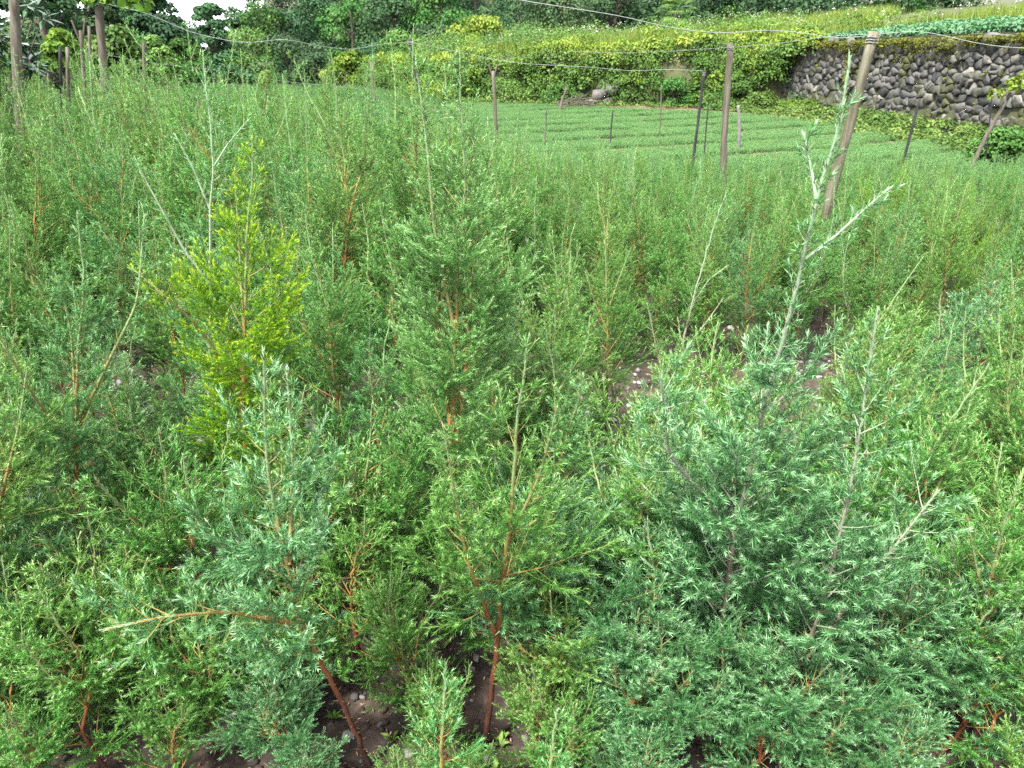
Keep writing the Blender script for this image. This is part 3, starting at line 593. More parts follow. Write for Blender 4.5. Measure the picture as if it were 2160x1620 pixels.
def wall_pt(s, z, outv=0.0):
    e = edge_at(np.array(s)); e2 = edge_at(np.array(s + .1)); t = (e2 - e)[:2]; t /= np.linalg.norm(t); b = np.array([-t[1], t[0]]); b = b if b[1] > 0 else -b
    batter = -.62 + z * .06
    return np.array([*(e[:2] + b * (batter - outv)), z]), t, b
def stone(g, s, z, w, h, rng):
    c, t, b = wall_pt(s, z, rng.uniform(-.03, .05)); nu, nv = 8, 6
    a = np.linspace(0, 2 * math.pi, nu, endpoint=False); rot = rng.normal(0, .10)
    ring = []
    jag = rng.uniform(.84, 1.04, nu)
    for k, (dd, sc) in enumerate([(.12, .97), (.02, 1.0), (-.045, .90), (-.075, .55)]):
        e = .42
        cu = np.sign(np.cos(a)) * np.abs(np.cos(a)) ** e * w * .5 * sc * jag; cv = np.sign(np.sin(a)) * np.abs(np.sin(a)) ** e * h * .5 * sc * jag
        cu, cv = cu * math.cos(rot) - cv * math.sin(rot), cu * math.sin(rot) + cv * math.cos(rot)
        dj = dd + rng.normal(0, .008, nu)
        ring.append(np.stack([c[0] + t[0] * cu + b[0] * dj, c[1] + t[1] * cu + b[1] * dj, c[2] + cv], 1))
    v = np.concatenate(ring + [np.array([[*(c[:2] + b * -.08), c[2]]])]); q = []
    for k in range(3):
        for j in range(nu): q.append((k * nu + j, k * nu + (j + 1) % nu, (k + 1) * nu + (j + 1) % nu, (k + 1) * nu + j))
    tr = [(3 * nu + j, 3 * nu + (j + 1) % nu, 4 * nu) for j in range(nu)]
    g.add(v, q, tr, np.clip(rng.normal(.42, .17), .05, 1))
# fitted polygonal stones: cells of a jittered lattice, clipped against their neighbours
zt = 1.95
def cells():
    pts_ = []; z = -.2; r = 0
    while z < zt + .25:
        sz = rng.uniform(.10, .27); x_ = s0 - .4
        while x_ < EL + .3:
            wd_ = sz * rng.uniform(.8, 2.2); pts_.append((x_ + wd_ / 2, z + sz / 2 + rng.normal(0, .06))); x_ += wd_
        z += sz
    return np.array(pts_)
cp = cells(); sq = np.array([1.0, 1.35])
for i, c in enumerate(cp):
    if not (s0 < c[0] < EL - .2 and -.1 < c[1] < zt): continue
    poly = [np.array(c) + [dx, dz] for dx, dz in ((-.5, -.35), (.5, -.35), (.5, .35), (-.5, .35))]
    dd_ = (cp - c) * sq; near_i = np.where((np.abs(dd_) .max(1) < .9) & (np.abs(dd_).max(1) > 1e-6))[0]
    for j in near_i:
        m = (c + cp[j]) / 2; nn = (cp[j] - c) * sq * sq; new = []
        for k in range(len(poly)):
            A_, B_ = poly[k], poly[(k + 1) % len(poly)]; da, db = (A_ - m) @ nn, (B_ - m) @ nn
            if da <= 0: new.append(A_)
            if da * db < 0: new.append(A_ + (B_ - A_) * da / (da - db))
        poly = new
        if len(poly) < 3: break
    if len(poly) < 3: continue
    poly = np.array(poly); cen = poly.mean(0)
    # cut the corners and roughen the outline
    n_ = len(poly); nxt = np.roll(poly, -1, 0); ring = np.stack([poly * .9 + nxt * .1, poly * .1 + nxt * .9], 1).reshape(-1, 2); ring += rng.normal(0, .006, ring.shape)
    rmin = np.linalg.norm(ring - cen, axis=1).mean(); face = rng.uniform(-.05, .05); tilt = rng.normal(0, .12, 2); base, t, b = wall_pt(cen[0], cen[1])
    V = []
    for (sh, dep) in ((.004, .16), (.004, .02), (.014, -.015), (.032, -.032)):
        rr_ = cen + (ring - cen) * (1 - sh / rmin); dl = rr_ - cen; dj = dep + face + (dl @ tilt if dep < .02 else 0) + rng.normal(0, .006, len(rr_))
        V.append(np.stack([base[0] + t[0] * dl[:, 0] + b[0] * dj, base[1] + t[1] * dl[:, 0] + b[1] * dj, rr_[:, 1]], 1))
    m_ = len(ring); V.append(np.array([[*(base[:2] + b * (face - .036)), cen[1]]])); V = np.concatenate(V)
    q_ = [(k * m_ + j, k * m_ + (j + 1) % m_, (k + 1) * m_ + (j + 1) % m_, (k + 1) * m_ + j) for k in range(3) for j in range(m_)]
    gst.add(V, q_, [(3 * m_ + j, 3 * m_ + (j + 1) % m_, 4 * m_) for j in range(m_)], np.clip(rng.normal(.5, .18), .05, 1))
root = empty('stone_wall', tuple(edge_at(np.array(s0))[:2]) + (0,), 'dry grey fieldstone retaining wall with a mossy top', 'wall')
off = root.location; gst.build('wall', M['stone'], root, off=off)
gb = Geo()
sp_ = np.linspace(s0, EL, 60); A = np.array([wall_pt(s, -.1, -.09)[0] for s in sp_]); B = np.array([wall_pt(s, zt, -.09)[0] for s in sp_]); i = np.arange(59)
gb.add(np.concatenate([A, B]), np.stack([i, i + 1, i + 61, i + 60], 1), None, 0.0); gb.build('wall_core', surf_mat('wall_gap_earth', [(.3, (.012, .011, .01)), (.7, (.05, .045, .035))], scale=5), root, off=off)

def bank_pt(s, v, f):
    e = edge_at(np.array(s)); e2 = edge_at(np.array(s + .1)); t = (e2 - e)[:2]; t /= np.linalg.norm(t); b = np.array([-t[1], t[0]]); b = b if b[1] > 0 else -b
    return np.array([*(e[:2] + b * v), f]), e[2]
# ------------------------------------------------------------------ leafy clump helper, shrubs, trees
def clump(g, c, r, n, size, rng, tone, squash=1.0, asp=.6, up=.35, spread=.10):
    d = norm(rng.normal(0, 1, (n, 3))); d[:, 2] = np.where(d[:, 2] < -.35, -d[:, 2], d[:, 2])
    rr = rng.uniform(.62, 1.05, n)[:, None] * np.array([r, r, r * squash])
    p = np.asarray(c) + d * rr
    leaf_quads(g, p, d + np.array([0, 0, up]) + rng.normal(0, .45, (n, 3)), size * rng.uniform(.6, 1.3, n), rng, tone + rng.normal(0, spread, n), asp=asp)
M['dark'] = leaf_mat('dark_tree_leaf', [(0, (.018, .050, .018)), (.5, (.047, .115, .042)), (1, (.12, .225, .09))], trans=.2, var=.12)
M['midg'] = leaf_mat('mid_tree_leaf', [(0, (.036, .10, .018)), (.5, (.095, .215, .042)), (1, (.23, .37, .10))], trans=.25, var=.12)
M['bright'] = leaf_mat('bright_leaf', [(0, (.05, .13, .015)), (.5, (.14, .27, .03)), (1, (.33, .45, .07))], trans=.3, var=.10)
M['ygrass'] = leaf_mat('yellow_green_grass', [(0, (.14, .23, .03)), (.5, (.28, .38, .06)), (1, (.50, .56, .18))], trans=.35)
M['bean'] = leaf_mat('bluish_bean_leaf', [(0, (.05, .16, .07)), (.5, (.11, .29, .14)), (1, (.26, .45, .28))], trans=.2)
M['white'] = leaf_mat('white_flower', [(0, (.6, .6, .5)), (1, (.85, .85, .78))], trans=.2)
M['bark'] = surf_mat('tree_bark', [(.3, (.05, .035, .028)), (.6, (.13, .10, .08)), (.8, (.22, .18, .15))], scale=8, bump=.8, stretch=(1, 1, .25))
M['wood'] = surf_mat('weathered_post', [(.25, (.045, .038, .027)), (.5, (.115, .10, .074)), (.75, (.24, .22, .175))], scale=24, bump=.9, stretch=(1, 1, .1))
M['concrete'] = surf_mat('mossy_pole_wood', [(.3, (.04, .04, .02)), (.45, (.11, .10, .06)), (.6, (.20, .185, .13)), (.75, (.28, .26, .20))], scale=22, bump=.9, stretch=(1, 1, .12))
M['blackp'] = surf_mat('black_stake', [(.3, (.012, .012, .014)), (.7, (.04, .04, .045))], scale=10, bump=.2)
M['wire'] = surf_mat('galvanised_wire', [(.3, (.22, .24, .235)), (.7, (.42, .46, .44))], scale=40, bump=.1, rough=.4)
def tree(name, x, y, z, H, W, mat, label, group=None, seed=0, nleaf=5200, size=.16, trunk=.12, shape='round', cat='tree', low=.25, tone=.5, lean=0.0):
    rng = np.random.default_rng(seed); root = empty(name, (x, y, z), label, cat, group)
    g = Geo(); gt = Geo(); tp = np.array([lean * H, 0, H * .9]); tr = curve([(0, 0, -.2), tp * .5 + rng.normal(0, .03 * H, 3) * [1, 1, 0], tp], 12)
    tubes(gt, tr[None], np.linspace(trunk, trunk * .2, 12)[None], 7)
    nc = 26 if shape != 'cone' else 30; br = []
    for k in range(nc):
        h = rng.uniform(low, 1.0); a = rng.uniform(0, 6.28)
        if shape == 'cone': wr = (1 - (h - low) / (1 - low)) ** .8 * .5 * W + .05 * W; rr = max(wr * rng.uniform(.35, .6), .12 * W)
        elif True: wr = math.sqrt(max(1 - ((h - (low + .35 * (1 - low))) / (.66 * (1 - low))) ** 2, .05)) * .36 * W; rr = W * rng.uniform(.07, .24)
        rd = wr * rng.uniform(.35, 1.0); c = np.array([math.cos(a) * rd + lean * H * h, math.sin(a) * rd, H * h - rr * .4])
        n = int(nleaf / nc * (rr / (W * .17)) ** 1.3) if shape != 'cone' else nleaf // nc
        clump(g, c, rr, max(n, 20), size, rng, tone + rng.normal(0, .14), squash=.75 if shape != 'cone' else .6)
        p0 = tr[min(11, int(max(h - .25, .05) * 12))]; br.append(np.linspace(p0, c, 4) + np.array([0, 0, 1]) * np.array([0, -.03, -.03, 0])[:, None] * H)
    tubes(gt, np.array(br), np.linspace(trunk * .3, trunk * .07, 4)[None] * np.ones((nc, 1)), 4)
    gt.build('trunk', M['bark'], root, smooth=True); g.build('crown', M[mat], root); return root
# hill and forest
def hillz(X, Y):
    r = np.clip((Y - 62 + .15 * np.abs(X)) / 60, 0, 3); side = 1 / (1 + np.exp(-(X / np.maximum(Y, 1) + .27) * 26))
    return -1.0 + (r * 16 + vnoise(X, Y, 14, 7) * 2.0 * np.clip(r, 0, 1)) * side
V, q = grid(np.linspace(-160, 200, 90), np.linspace(55, 260, 60), hillz); tag(mk('hill', V, q, mat=M['bank'], smooth=True), 'wooded hillside rising behind the forest edge', kind='structure')
def px_tree(px, pyb, pyt, wpx, Y, mat, label, seed, name='forest_tree', group=None, **kw):
    """tree whose foot, top and crown width are given by photo pixels at distance Y"""
    wpx = wpx * 1.2; a = P(px, pyb, Y); b = P(px, pyt, Y); t = Y / (((810 - pyb) / F) * math.sin(PITCH) + math.cos(PITCH)); return tree(name, a[0], Y, a[2], b[2] - a[2], wpx / F * t, mat, label, group, seed, **kw)
rng = np.random.default_rng(77)
FG = 'dark broadleaf trees of the forest edge'; sd_ = 400
# front row of the forest edge, x, foot y, top y, width, distance, material, label
for r_ in [(462, 180, 8, 125, 46, 'dark', 'dark narrow tree standing right beside the gap of sky', dict(shape='cone', low=.05, nleaf=9000, size=.2)),
           (395, 182, 70, 110, 44, 'midg', 'rounded mid-green tree filling the foot of the sky gap', {}),
           (530, 184, 55, 120, 50, 'midg', 'mid-green rounded tree next to the dark narrow tree', {}),
           (610, 186, 70, 120, 50, 'dark', 'broad dark tree low in the forest edge', {}),
           (668, 188, 92, 130, 47, 'dark', 'darkest squat tree above the drooping wire', {}),
           (745, 190, 105, 90, 46, 'bright', 'yellowing small tree in front of dark forest', dict(tone=.35)),
           (800, 195, 88, 120, 46, 'dark', 'dark tree behind the thin brown stakes', {}),
           (850, 198, 70, 100, 44, 'midg', 'vine-draped tree just behind the leaning black stake', {}),
           (915, 185, 50, 130, 46, 'dark', 'dark tree between the black stake and the lime-green tree', {}),
           (1010, 150, 38, 150, 42, 'bright', 'lime-green tree rising over the hedge bank', dict(tone=.55)),
           (960, 170, 75, 90, 41, 'midg', 'small green tree at the foot of the lime-green tree', {})]:
    px_tree(r_[0], r_[1], r_[2], r_[3], r_[4], r_[5], r_[6], sd_, low=r_[7].get('low', .12), **{k: v for k, v in r_[7].items() if k != 'low'}); sd_ += 1
# rows up the hillside
HL = ['lower hillside tree above the rounded tree beside the dark narrow one', 'lower hillside tree above the broad dark tree', 'lower hillside tree above the yellowing small tree', 'lower hillside tree above the vine-draped tree', 'lower hillside tree above the tree by the black stake',
      'slim hillside tree peeking past the dark narrow tree', 'high hillside tree over the broad dark tree', 'high hillside tree over the drooping wire', 'high hillside tree over the thin brown stakes', 'high hillside tree over the dark leaning stake', 'high hillside tree over the lime-green tree', 'highest small hillside tree near the gap of sky']
for i, (px, py, t_, w_, Y, m_) in enumerate([(560, 130, -10, 140, 66, 'midg'), (650, 125, -25, 160, 68, 'dark'), (745, 125, -20, 150, 66, 'midg'), (840, 120, -30, 150, 64, 'dark'), (930, 120, -35, 160, 62, 'midg'),
                               (520, 120, 15, 90, 72, 'dark'), (600, 70, -75, 150, 84, 'dark'), (700, 60, -85, 150, 86, 'midg'), (800, 60, -80, 160, 84, 'dark'), (900, 55, -90, 160, 82, 'midg'), (1000, 60, -90, 160, 80, 'dark'), (535, 70, -40, 90, 90, 'midg')]):
    px_tree(px, py, t_, w_, Y, m_, HL[i], sd_, group='hillside trees', nleaf=6500, size=.24, low=.02, trunk=.15, tone=.5); sd_ += 1
gu = Geo(); ru = np.random.default_rng(91)
for k in range(1500):
    Y = ru.uniform(56, 100); X = ru.uniform(-.5, .12) * Y; z = float(hillz(np.array(X), np.array(Y))); r = ru.uniform(.7, 1.7)
    clump(gu, (X, Y, z + r * .4), r, 70, .32, ru, ru.normal(.38, .15), squash=.9)
tag(gu.build('undergrowth', M['dark']), 'dark undergrowth merging into one mass on the wooded hillside', 'undergrowth', kind='stuff')
gu = Geo()
for k in range(700):
    s = ru.uniform(ED[2] - 4, EL - 2); v = ru.uniform(16, 30); p, z0 = bank_pt(s, v, 0); r = ru.uniform(.5, 1.5); clump(gu, (p[0], p[1], float(terrace_z(s, z0, v)) + r * .5), r, 70, .22, ru, ru.normal(.3, .12))
tag(gu.build('thicket_edge', M['dark']), 'shadowy brush under the trees behind the upper terrace', 'brush', kind='stuff')
# trees above the terrace
for (px, py, t_, w_, Y, m_, lab) in [(1090, 110, -60, 180, 50, 'dark', 'dark tree with a visible brown trunk above the hedge bank'), (1190, 105, -70, 170, 48, 'dark', 'big dark tree behind the near wire'), (1290, 90, -70, 170, 47, 'dark', 'dark tree beside the palm'),
                                (1380, 80, -80, 140, 52, 'dark', 'dark tree standing behind the palm'), (1500, 48, -90, 160, 46, 'dark', 'shadowy tree past the palm over the white flowers'), (1620, 38, -90, 160, 44, 'dark', 'dark tree over the yellow-green field'),
                                (1740, 30, -90, 150, 44, 'dark', 'dark tree over the bean plants'), (1870, 15, -90, 160, 44, 'midg', 'green tree behind the bean plants above the wall')]:
    px_tree(px, py, t_, w_, Y, m_, lab, sd_, low=.05, nleaf=6500, size=.17, trunk=.14, tone=.45); sd_ += 1
# left side trees
for (px, py, t_, w_, Y, m_, lab, kw) in [(338, 150, -60, 130, 26, 'dark', 'thin-trunked conifer by the gap of sky', dict(shape='cone', low=.30, trunk=.09, nleaf=11000)),
                                     (190, 165, -60, 170, 24, 'dark', 'brownish conifer above the row of posts', dict(shape='cone', low=.3, trunk=.10, tone=.7)),
                                     (100, 160, -70, 180, 22, 'dark', 'dark conifer behind the glossy-leaved shrub', dict(shape='cone', low=.25, trunk=.1, tone=.55)),
                                     (270, 158, 62, 130, 20, 'midg', 'broad bush behind the paired posts', dict(low=.05, tone=.4)),
                                     (340, 165, 80, 80, 22, 'midg', 'round bush under the thin-trunked conifer', dict(low=.05, tone=.6)),
                                     (390, 170, 85, 90, 25, 'midg', 'mid-green bush in front of the dark forest corner', dict(low=.05, tone=.25)),
                                     (140, 150, 68, 70, 15, 'bright', 'yellow-leaved bush among the thin stakes', dict(low=.1, tone=.6)),
                                     (215, 160, 80, 90, 22, 'midg', 'green bush behind the slanted stakes', dict(low=.05)),
                                     (20, 170, 60, 120, 17, 'midg', 'green bush beneath the glossy-leaved shrub', dict(low=.05)),
                                     (250, 165, -40, 140, 36, 'midg', 'tall green tree far behind the paired posts', dict(low=.05))]:
    kw.setdefault('nleaf', 7500); px_tree(px, py, t_, w_, Y, m_, lab, sd_, size=.12 if Y < 30 else .15, **kw); sd_ += 1
for (px, py, t_, w_, Y, m_, lab) in [(415, 182, 48, 130, 58, 'dark', 'dark tree closing the foot of the sky gap'), (330, 182, 20, 130, 40, 'dark', 'dark full-crowned tree behind the thin-trunked conifer'), (255, 180, -20, 140, 34, 'dark', 'dark full-crowned tree behind the post with lobed leaves'),
                                   (150, 178, -40, 150, 33, 'dark', 'dark full-crowned tree behind the slim stakes'), (60, 176, -50, 150, 30, 'dark', 'dark full-crowned tree at the frame corner'), (490, 184, 70, 100, 55, 'dark', 'small dark tree at the end of the field between two mid-green ones')]:
    px_tree(px, py, t_, w_, Y, m_, lab, sd_, size=.16, nleaf=7500, low=.0, trunk=.12, tone=.4); sd_ += 1
# glossy large-leaved shrub
rng = np.random.default_rng(31)
M['glossy'] = leaf_mat('glossy_dark_leaf', [(0, (.015, .05, .02)), (.5, (.03, .09, .04)), (1, (.08, .17, .09))], trans=.1, rough=.25, spec=.6)
b = np.array([XG(40, 8.5) , 8.5, 0]); root = empty('glossy_shrub', tuple(b), 'shrub with long drooping dark glossy leaves behind the leaning grey post', 'shrub'); gl = Geo(); gt = Geo()
for k in range(20):
    ce = P(rng.uniform(-60, 95), rng.uniform(0, 150), 8.5 + rng.uniform(-.3, .5)) - b; m = 16; a = rng.uniform(0, 6.28, m); el = rng.uniform(-.9, .5, m)
    d = np.stack([np.cos(a) * np.cos(el), np.sin(a) * np.cos(el), np.sin(el)], 1); sz = rng.uniform(.14, .26, m)
    leaf_quads(gl, ce + d * sz[:, None] * .5, np.cross(d, np.cross([0, 0, 1.], d)) + rng.normal(0, .15, d.shape), sz, rng, rng.normal(.45, .2, m), asp=.26, dirv=d, fold=.04)
    tubes(gt, curve([(0, 0, 0), ce * [.3, .3, .6], ce], 8)[None], np.linspace(.018, .005, 8)[None], 5)
gl.build('foliage', M['glossy'], root); gt.build('branch', M['bark'], root)

# vines and bushes over the bank
gv = Geo(); gv2 = Geo(); rng = np.random.default_rng(41)
s_lo = ED[2] - 15; 
for k in range(1700):
    s = rng.uniform(s_lo, WALL_S + 1.9); f = rng.uniform(0, 1) ** .8; lump = vnoise(np.array(s), np.array(f * 2), 2.3, 15); p, z = bank_pt(s, -.75 - .9 * float(lump) + .95 * f + rng.normal(0, .15), 0); r = rng.uniform(.12, .5) ; z = z + .45 * float(vnoise(np.array(s), np.array(0.), 1.9, 16)) - .1
    dk = vnoise(np.array(s), np.array(f * 3), 1.7, 5) 
    if dk < .30 and f < .75: continue
    hi = rng.random() < (.12 + .55 * (f > .85)); big = rng.random() < .15
    clump(gv2 if hi else gv, (p[0], p[1], z * f + rng.normal(0, .05)), r, int((45 if big else 95) * r / .3), .15 if big else .075, rng, .25 + .35 * f + rng.normal(0, .17), squash=.8)
for k in range(330):
    s = rng.uniform(s_lo, WALL_S + .5); v = rng.gamma(1.5, 2.2); p, z0 = bank_pt(s, v, 0); r = rng.uniform(.2, .62) * (1 if rng.random() < .8 else 1.5)
    clump(gv if rng.random() < .75 else gv2, (p[0], p[1], float(terrace_z(s, z0, v)) + r * .45), r, int(110 * r / .3), .085, rng, rng.normal(.5, .15), squash=1.0)
tag(gv.build('vine_cover', M['midg']), 'tangle of green vines hanging over the earth bank', 'vines', kind='stuff')
tag(gv2.build('bramble_cover', M['bright']), 'lighter yellow-green creepers mixed along the bank and its rim', 'creepers', kind='stuff')
for k, (px, py, wpx, hpx, Y, m_, lab) in enumerate([(900, 222, 130, 60, 30.5, 'bright', 'rusty green bush at the end of the hedge bank'), (1060, 222, 110, 60, 30, 'midg', 'bush behind the forked brown stake'), (1180, 226, 90, 50, 29.5, 'midg', 'bush beside the pile of cut brushwood'),
                                      (1420, 240, 90, 75, 28, 'midg', 'bush next to the grey rock face'), (1510, 243, 80, 45, 26.5, 'midg', 'bush behind the black stake and the brown post'), (1600, 248, 90, 60, 25.5, 'midg', 'bush near the grey pipe stake'),
                                      (1690, 252, 90, 45, 24.5, 'bright', 'weedy bush at the corner of the stone wall'), (1860, 268, 80, 26, 19, 'midg', 'small bush low against the stone wall'), (2100, 330, 120, 55, 12.5, 'midg', 'scrubby bush below the wall by the leaning grey stick'), (2190, 300, 90, 60, 12.5, 'bright', 'leafy bush at the frame edge under the wall'),
                                      (800, 222, 60, 18, 32, 'bright', 'low round weed clump out in the field')]):
    px_tree(px, py, py - hpx, wpx, Y, m_, lab, 600 + k, name='bush', cat='bush', size=.075, nleaf=3500, low=.0, trunk=.03, tone=.42)
# rock face in the bank
g = Geo(); rngr = np.random.default_rng(3); c = P(1265, 202, 29.6)
[rock_geo(g, (dx, dy, dz), (a_, .35, b_), rngr, to_, 1) for dx, dy, dz, a_, b_, to_ in ((0, 0, 0, .42, .26, .4), (.45, .15, .2, .4, .22, .3), (.75, .1, .45, .3, .2, .45), (-.3, -.15, -.25, .25, .18, .75), (.3, -.05, -.25, .35, .22, .35), (.1, .2, .3, .3, .2, .25), (1.0, .2, .15, .3, .25, .3))]
o = g.build('rock_outcrop', M['rock']); o.location = tuple(c); tag(o, 'grey rock outcrop showing through the vines of the bank', 'rock')
# weed slope between beds and wall
gw = Geo(); rng = np.random.default_rng(43)
for k in range(520):
    s = rng.uniform(s_lo, ED[6]); p, z = bank_pt(s, rng.uniform(-2.6, -1.0), 0); clump(gw, (p[0], p[1], .05), rng.uniform(.08, .22), 36, .07, rng, rng.normal(.45, .2), squash=.6)
for k in range(620):
    s = rng.uniform(ED[5], EL - 1); out_ = rng.uniform(-2.6, -.7) if rng.random() < .8 else rng.uniform(-.75, -.6); p, z = bank_pt(s, out_, 0)
    clump(gw, (p[0], p[1], max(.0, .22 + (out_ + .7) * .12)), rng.uniform(.10, .26), 42, .07, rng, rng.normal(.45, .2), squash=.6)
tag(gw.build('weed_slope', M['midg']), 'rank weeds at the foot of the stone wall', 'weeds', kind='stuff')
# upper field: grasses, flowers, beans
gg = Geo(); gfl = Geo(); gbn = Geo(); gms = Geo(); rng = np.random.default_rng(44)
def on_terrace(s, v):
    p, z0 = bank_pt(s, v, 0); return np.array([p[0], p[1], float(terrace_z(s, z0, v))])
for k in range(8200):
    v = rng.gamma(1.6, 3.2); s = rng.uniform(ED[2] - 3, EL); 
    if k > 5200: v = rng.uniform(3.8, 17); s = rng.uniform(WALL_S - 3, EL)
    if s > WALL_S + .8 and v < 3.8: continue
    p = on_terrace(s, v); m = 11; h = rng.uniform(.25, .6, m); b_ = p + np.stack([rng.normal(0, .14, m), rng.normal(0, .14, m), np.zeros(m)], 1); d = np.stack([rng.normal(0, .25, m), rng.normal(0, .25, m), np.ones(m)], 1)
    sd2 = norm(np.cross(d, rng.normal(0, 1, (m, 3)))) * .02; tv = np.stack([b_ - sd2, b_ + sd2, b_ + d * h[:, None]], 1)
    gg.add(tv, None, np.arange(m * 3).reshape(-1, 3), np.repeat(np.clip(rng.normal(.5, .2, m), 0, 1), 3))
    if rng.random() < .10:
        tp_ = b_[0] + d[0] * h[0] * 1.35; leaf_quads(gfl, tp_ + rng.normal(0, .035, (5, 3)), rng.normal(0, 1, (5, 3)), .038, rng, np.full(5, .7), asp=.8)
        tubes(gg, np.linspace(b_[0], tp_, 3)[None], np.full((1, 3), .006), 3, .3)
for k in range(1500):
    s = rng.uniform(WALL_S - .5, EL); v = rng.uniform(.2, 4.2); p = on_terrace(s, v); clump(gbn, p + [0, 0, .12], rng.uniform(.12, .24), 36, .085, rng, rng.normal(.5, .2), squash=.7, asp=.8)
for k in range(1500):
    s = rng.uniform(WALL_S - .3, EL); f = abs(rng.normal(0, .10 + .22 * float(vnoise(np.array(s), np.array(0.), 1.1, 33)) ** 2)); p, z0 = bank_pt(s, -.60 - rng.uniform(-.3, .06), 0); zz = zt + .04 - f
    clump(gms, (p[0], p[1], zz), rng.uniform(.05, .12), 26, .045, rng, rng.normal(.5, .22) - f * .8, squash=.6)
for k in range(9): 
    p, z0 = bank_pt(WALL_S + 4.3 + rng.normal(0, .06), -.70, 0); clump(gms, (p[0], p[1], 1.45 - k * .08), .07, 40, .05, rng, .7)
for k in range(46):
    s = rng.uniform(WALL_S, EL); z_ = rng.uniform(.1, 1.7); p = wall_pt(s, z_, .03)[0]
    for j in range(rng.integers(1, 5)): clump(gms, (p[0] + rng.normal(0, .04), p[1], z_ - j * .06), rng.uniform(.03, .06), 14, .045, rng, rng.normal(.6, .2))
tag(gg.build('tall_grass', M['ygrass']), 'tall yellow-green grass on the upper terrace', 'grass', kind='stuff')
tag(gfl.build('white_flower_heads', M['white']), 'white feathery flower heads above the terrace grass', 'flowers', kind='stuff')
tag(gbn.build('bean_leaves', M['bean']), 'bluish green low crop leaves growing above the stone wall', 'crop', kind='stuff')
tag(gms.build('moss', M['moss']), 'yellow-green moss draping the top of the wall', 'moss', kind='stuff')
# fan palm
c = P(1425, 22, 38); root = empty('fan_palm', (c[0], 38, c[2] - 2.2), 'fan palm with drooping fronds above the white flowers', 'palm'); gp = Geo(); gt = Geo()
tubes(gt, curve([(0, 0, 0), (.05, 0, 2.2)], 8)[None], np.full((1, 8), .11), 8); gt.build('trunk', M['bark'], root)
for k in range(26):
    a = rng.uniform(0, 6.28); el = rng.uniform(-.7, 1.0); d = np.array([math.cos(a) * math.cos(el), math.sin(a) * math.cos(el), math.sin(el)]); hub = np.array([0, 0, 2.2]) + d * rng.uniform(.4, .6); side = norm(np.cross(d, [0, 0, 1.])); upv = np.cross(side, d)
    tubes(gp, np.linspace([0, 0, 2.15], hub, 3)[None], np.full((1, 3), .014), 3, .3)
    for j in range(15):
        an = -1.25 + 2.5 * j / 14; dd = d * math.cos(an) + side * math.sin(an); e = hub + dd * .58 - np.array([0, 0, .16]); w_ = norm(np.cross(dd, upv)) * .022
        gp.add([hub, hub + dd * .3 + w_, e, hub + dd * .3 - w_], [(0, 1, 2, 3)], None, rng.uniform(.4, .9))
gp.build('crown', M['midg'], root)

# ------------------------------------------------------------------ posts and stakes
def post(px_t, py_t, px_b, Y, rad, mat, label, name='fence_post', k=8, cat='post', fork=False, sprout=None, dYt=0, cap=None):
    b = np.array([XG(px_b, Y), Y, -.05]); t = P(px_t, py_t, Y + dYt) - b; root = empty(name, tuple(b), label, cat, 'posts and stakes of the wire fence')
    rng = np.random.default_rng(int(px_t)); c = curve([np.zeros(3), t * .5 + rng.normal(0, rad * .5, 3), t], 14); c += rng.normal(0, rad * .05, c.shape); g = Geo()
    r = np.linspace(rad * 1.08, rad * .92, 14) * rng.uniform(.95, 1.05, 14); tubes(g, c[None], r[None], k, .5)
    nb = g.n; g.add(c[-1][None] + [[0, 0, rad * .12]], None, None); g.t.append(np.array([[nb - k + j, nb - k + (j + 1) % k, nb] for j in range(k)]))
    if fork:
        tubes(g, np.array([np.linspace(c[-2], c[-1] + [s_ * .07, 0, .10], 4) for s_ in (-1, 1)]), np.full((2, 4), rad * .5), 5, .5)
    g.build('pole', M[mat], root, smooth=True)
    if cap:
        g = Geo(); tt = c[-2] - c[-1]; tt = tt / np.linalg.norm(tt)
        for z in (.03, .045, .06):
            a = np.linspace(0, 2 * math.pi, 13); q0 = c[-1] + tt * z; ring = q0 + np.stack([np.cos(a), np.sin(a), .15 * np.sin(a * 2)], 1) * (rad * 1.06) * np.array([1, 1, .3]); tubes(g, ring[None], np.full((1, 13), .0028), 4)
        g.build('wire_tie', M['wire'], root)
    if sprout:
        g = Geo(); rg = np.random.default_rng(8)
        for (dx, dz, r_, n_) in sprout[1]: clump(g, c[-1] + [dx, 0, dz], r_, n_, sprout[2], rg, .6, asp=.75)
        g.build('sprout', M[sprout[0]], root)
    return b + t
T1 = post(1845, 66, 1690, 5.0, .033, 'concrete', 'thick leaning pole crossed by the thick bare leader, near wire tied to its top', k=14, cap=True, dYt=-.1)
T2 = post(1541, 92, 1524, 8.8, .036, 'wood', 'brown-grey wooden post with a pale broken top', k=10, cap=True)
T3 = post(1486, 148, 1452, 9.6, .017, 'blackp', 'straight black stake tied to the wire beside the brown-grey post', name='fence_stake', cat='stake', cap=True)
post(1940, 208, 1893, 11, .020, 'blackp', 'black slanting stake standing before the stone wall', name='fence_stake', cat='stake')
post(2132, 195, 2040, 11.5, .03, 'wood', 'grey slanting stick with young leaves sprouting on top', name='fence_stake', cat='stake', sprout=('bright', [(0.02, .06, .16, 90), (-.2, -.05, .12, 50), (.18, .15, .16, 70)], .07))
post(2093, 200, 2078, 12, .010, 'blackp', 'thin black rod beside the slanting stick with leaves', name='fence_stake', cat='stake')
post(1040, 150, 1049, 12.5, .028, 'wood', 'brown stake with a forked tip in front of the hedge bank', name='fence_stake', cat='stake', fork=True)
T4 = post(864, 82, 930, 9.5, .028, 'blackp', 'dark leaning stake holding the drooping wire', name='fence_stake', cat='stake', cap=True)
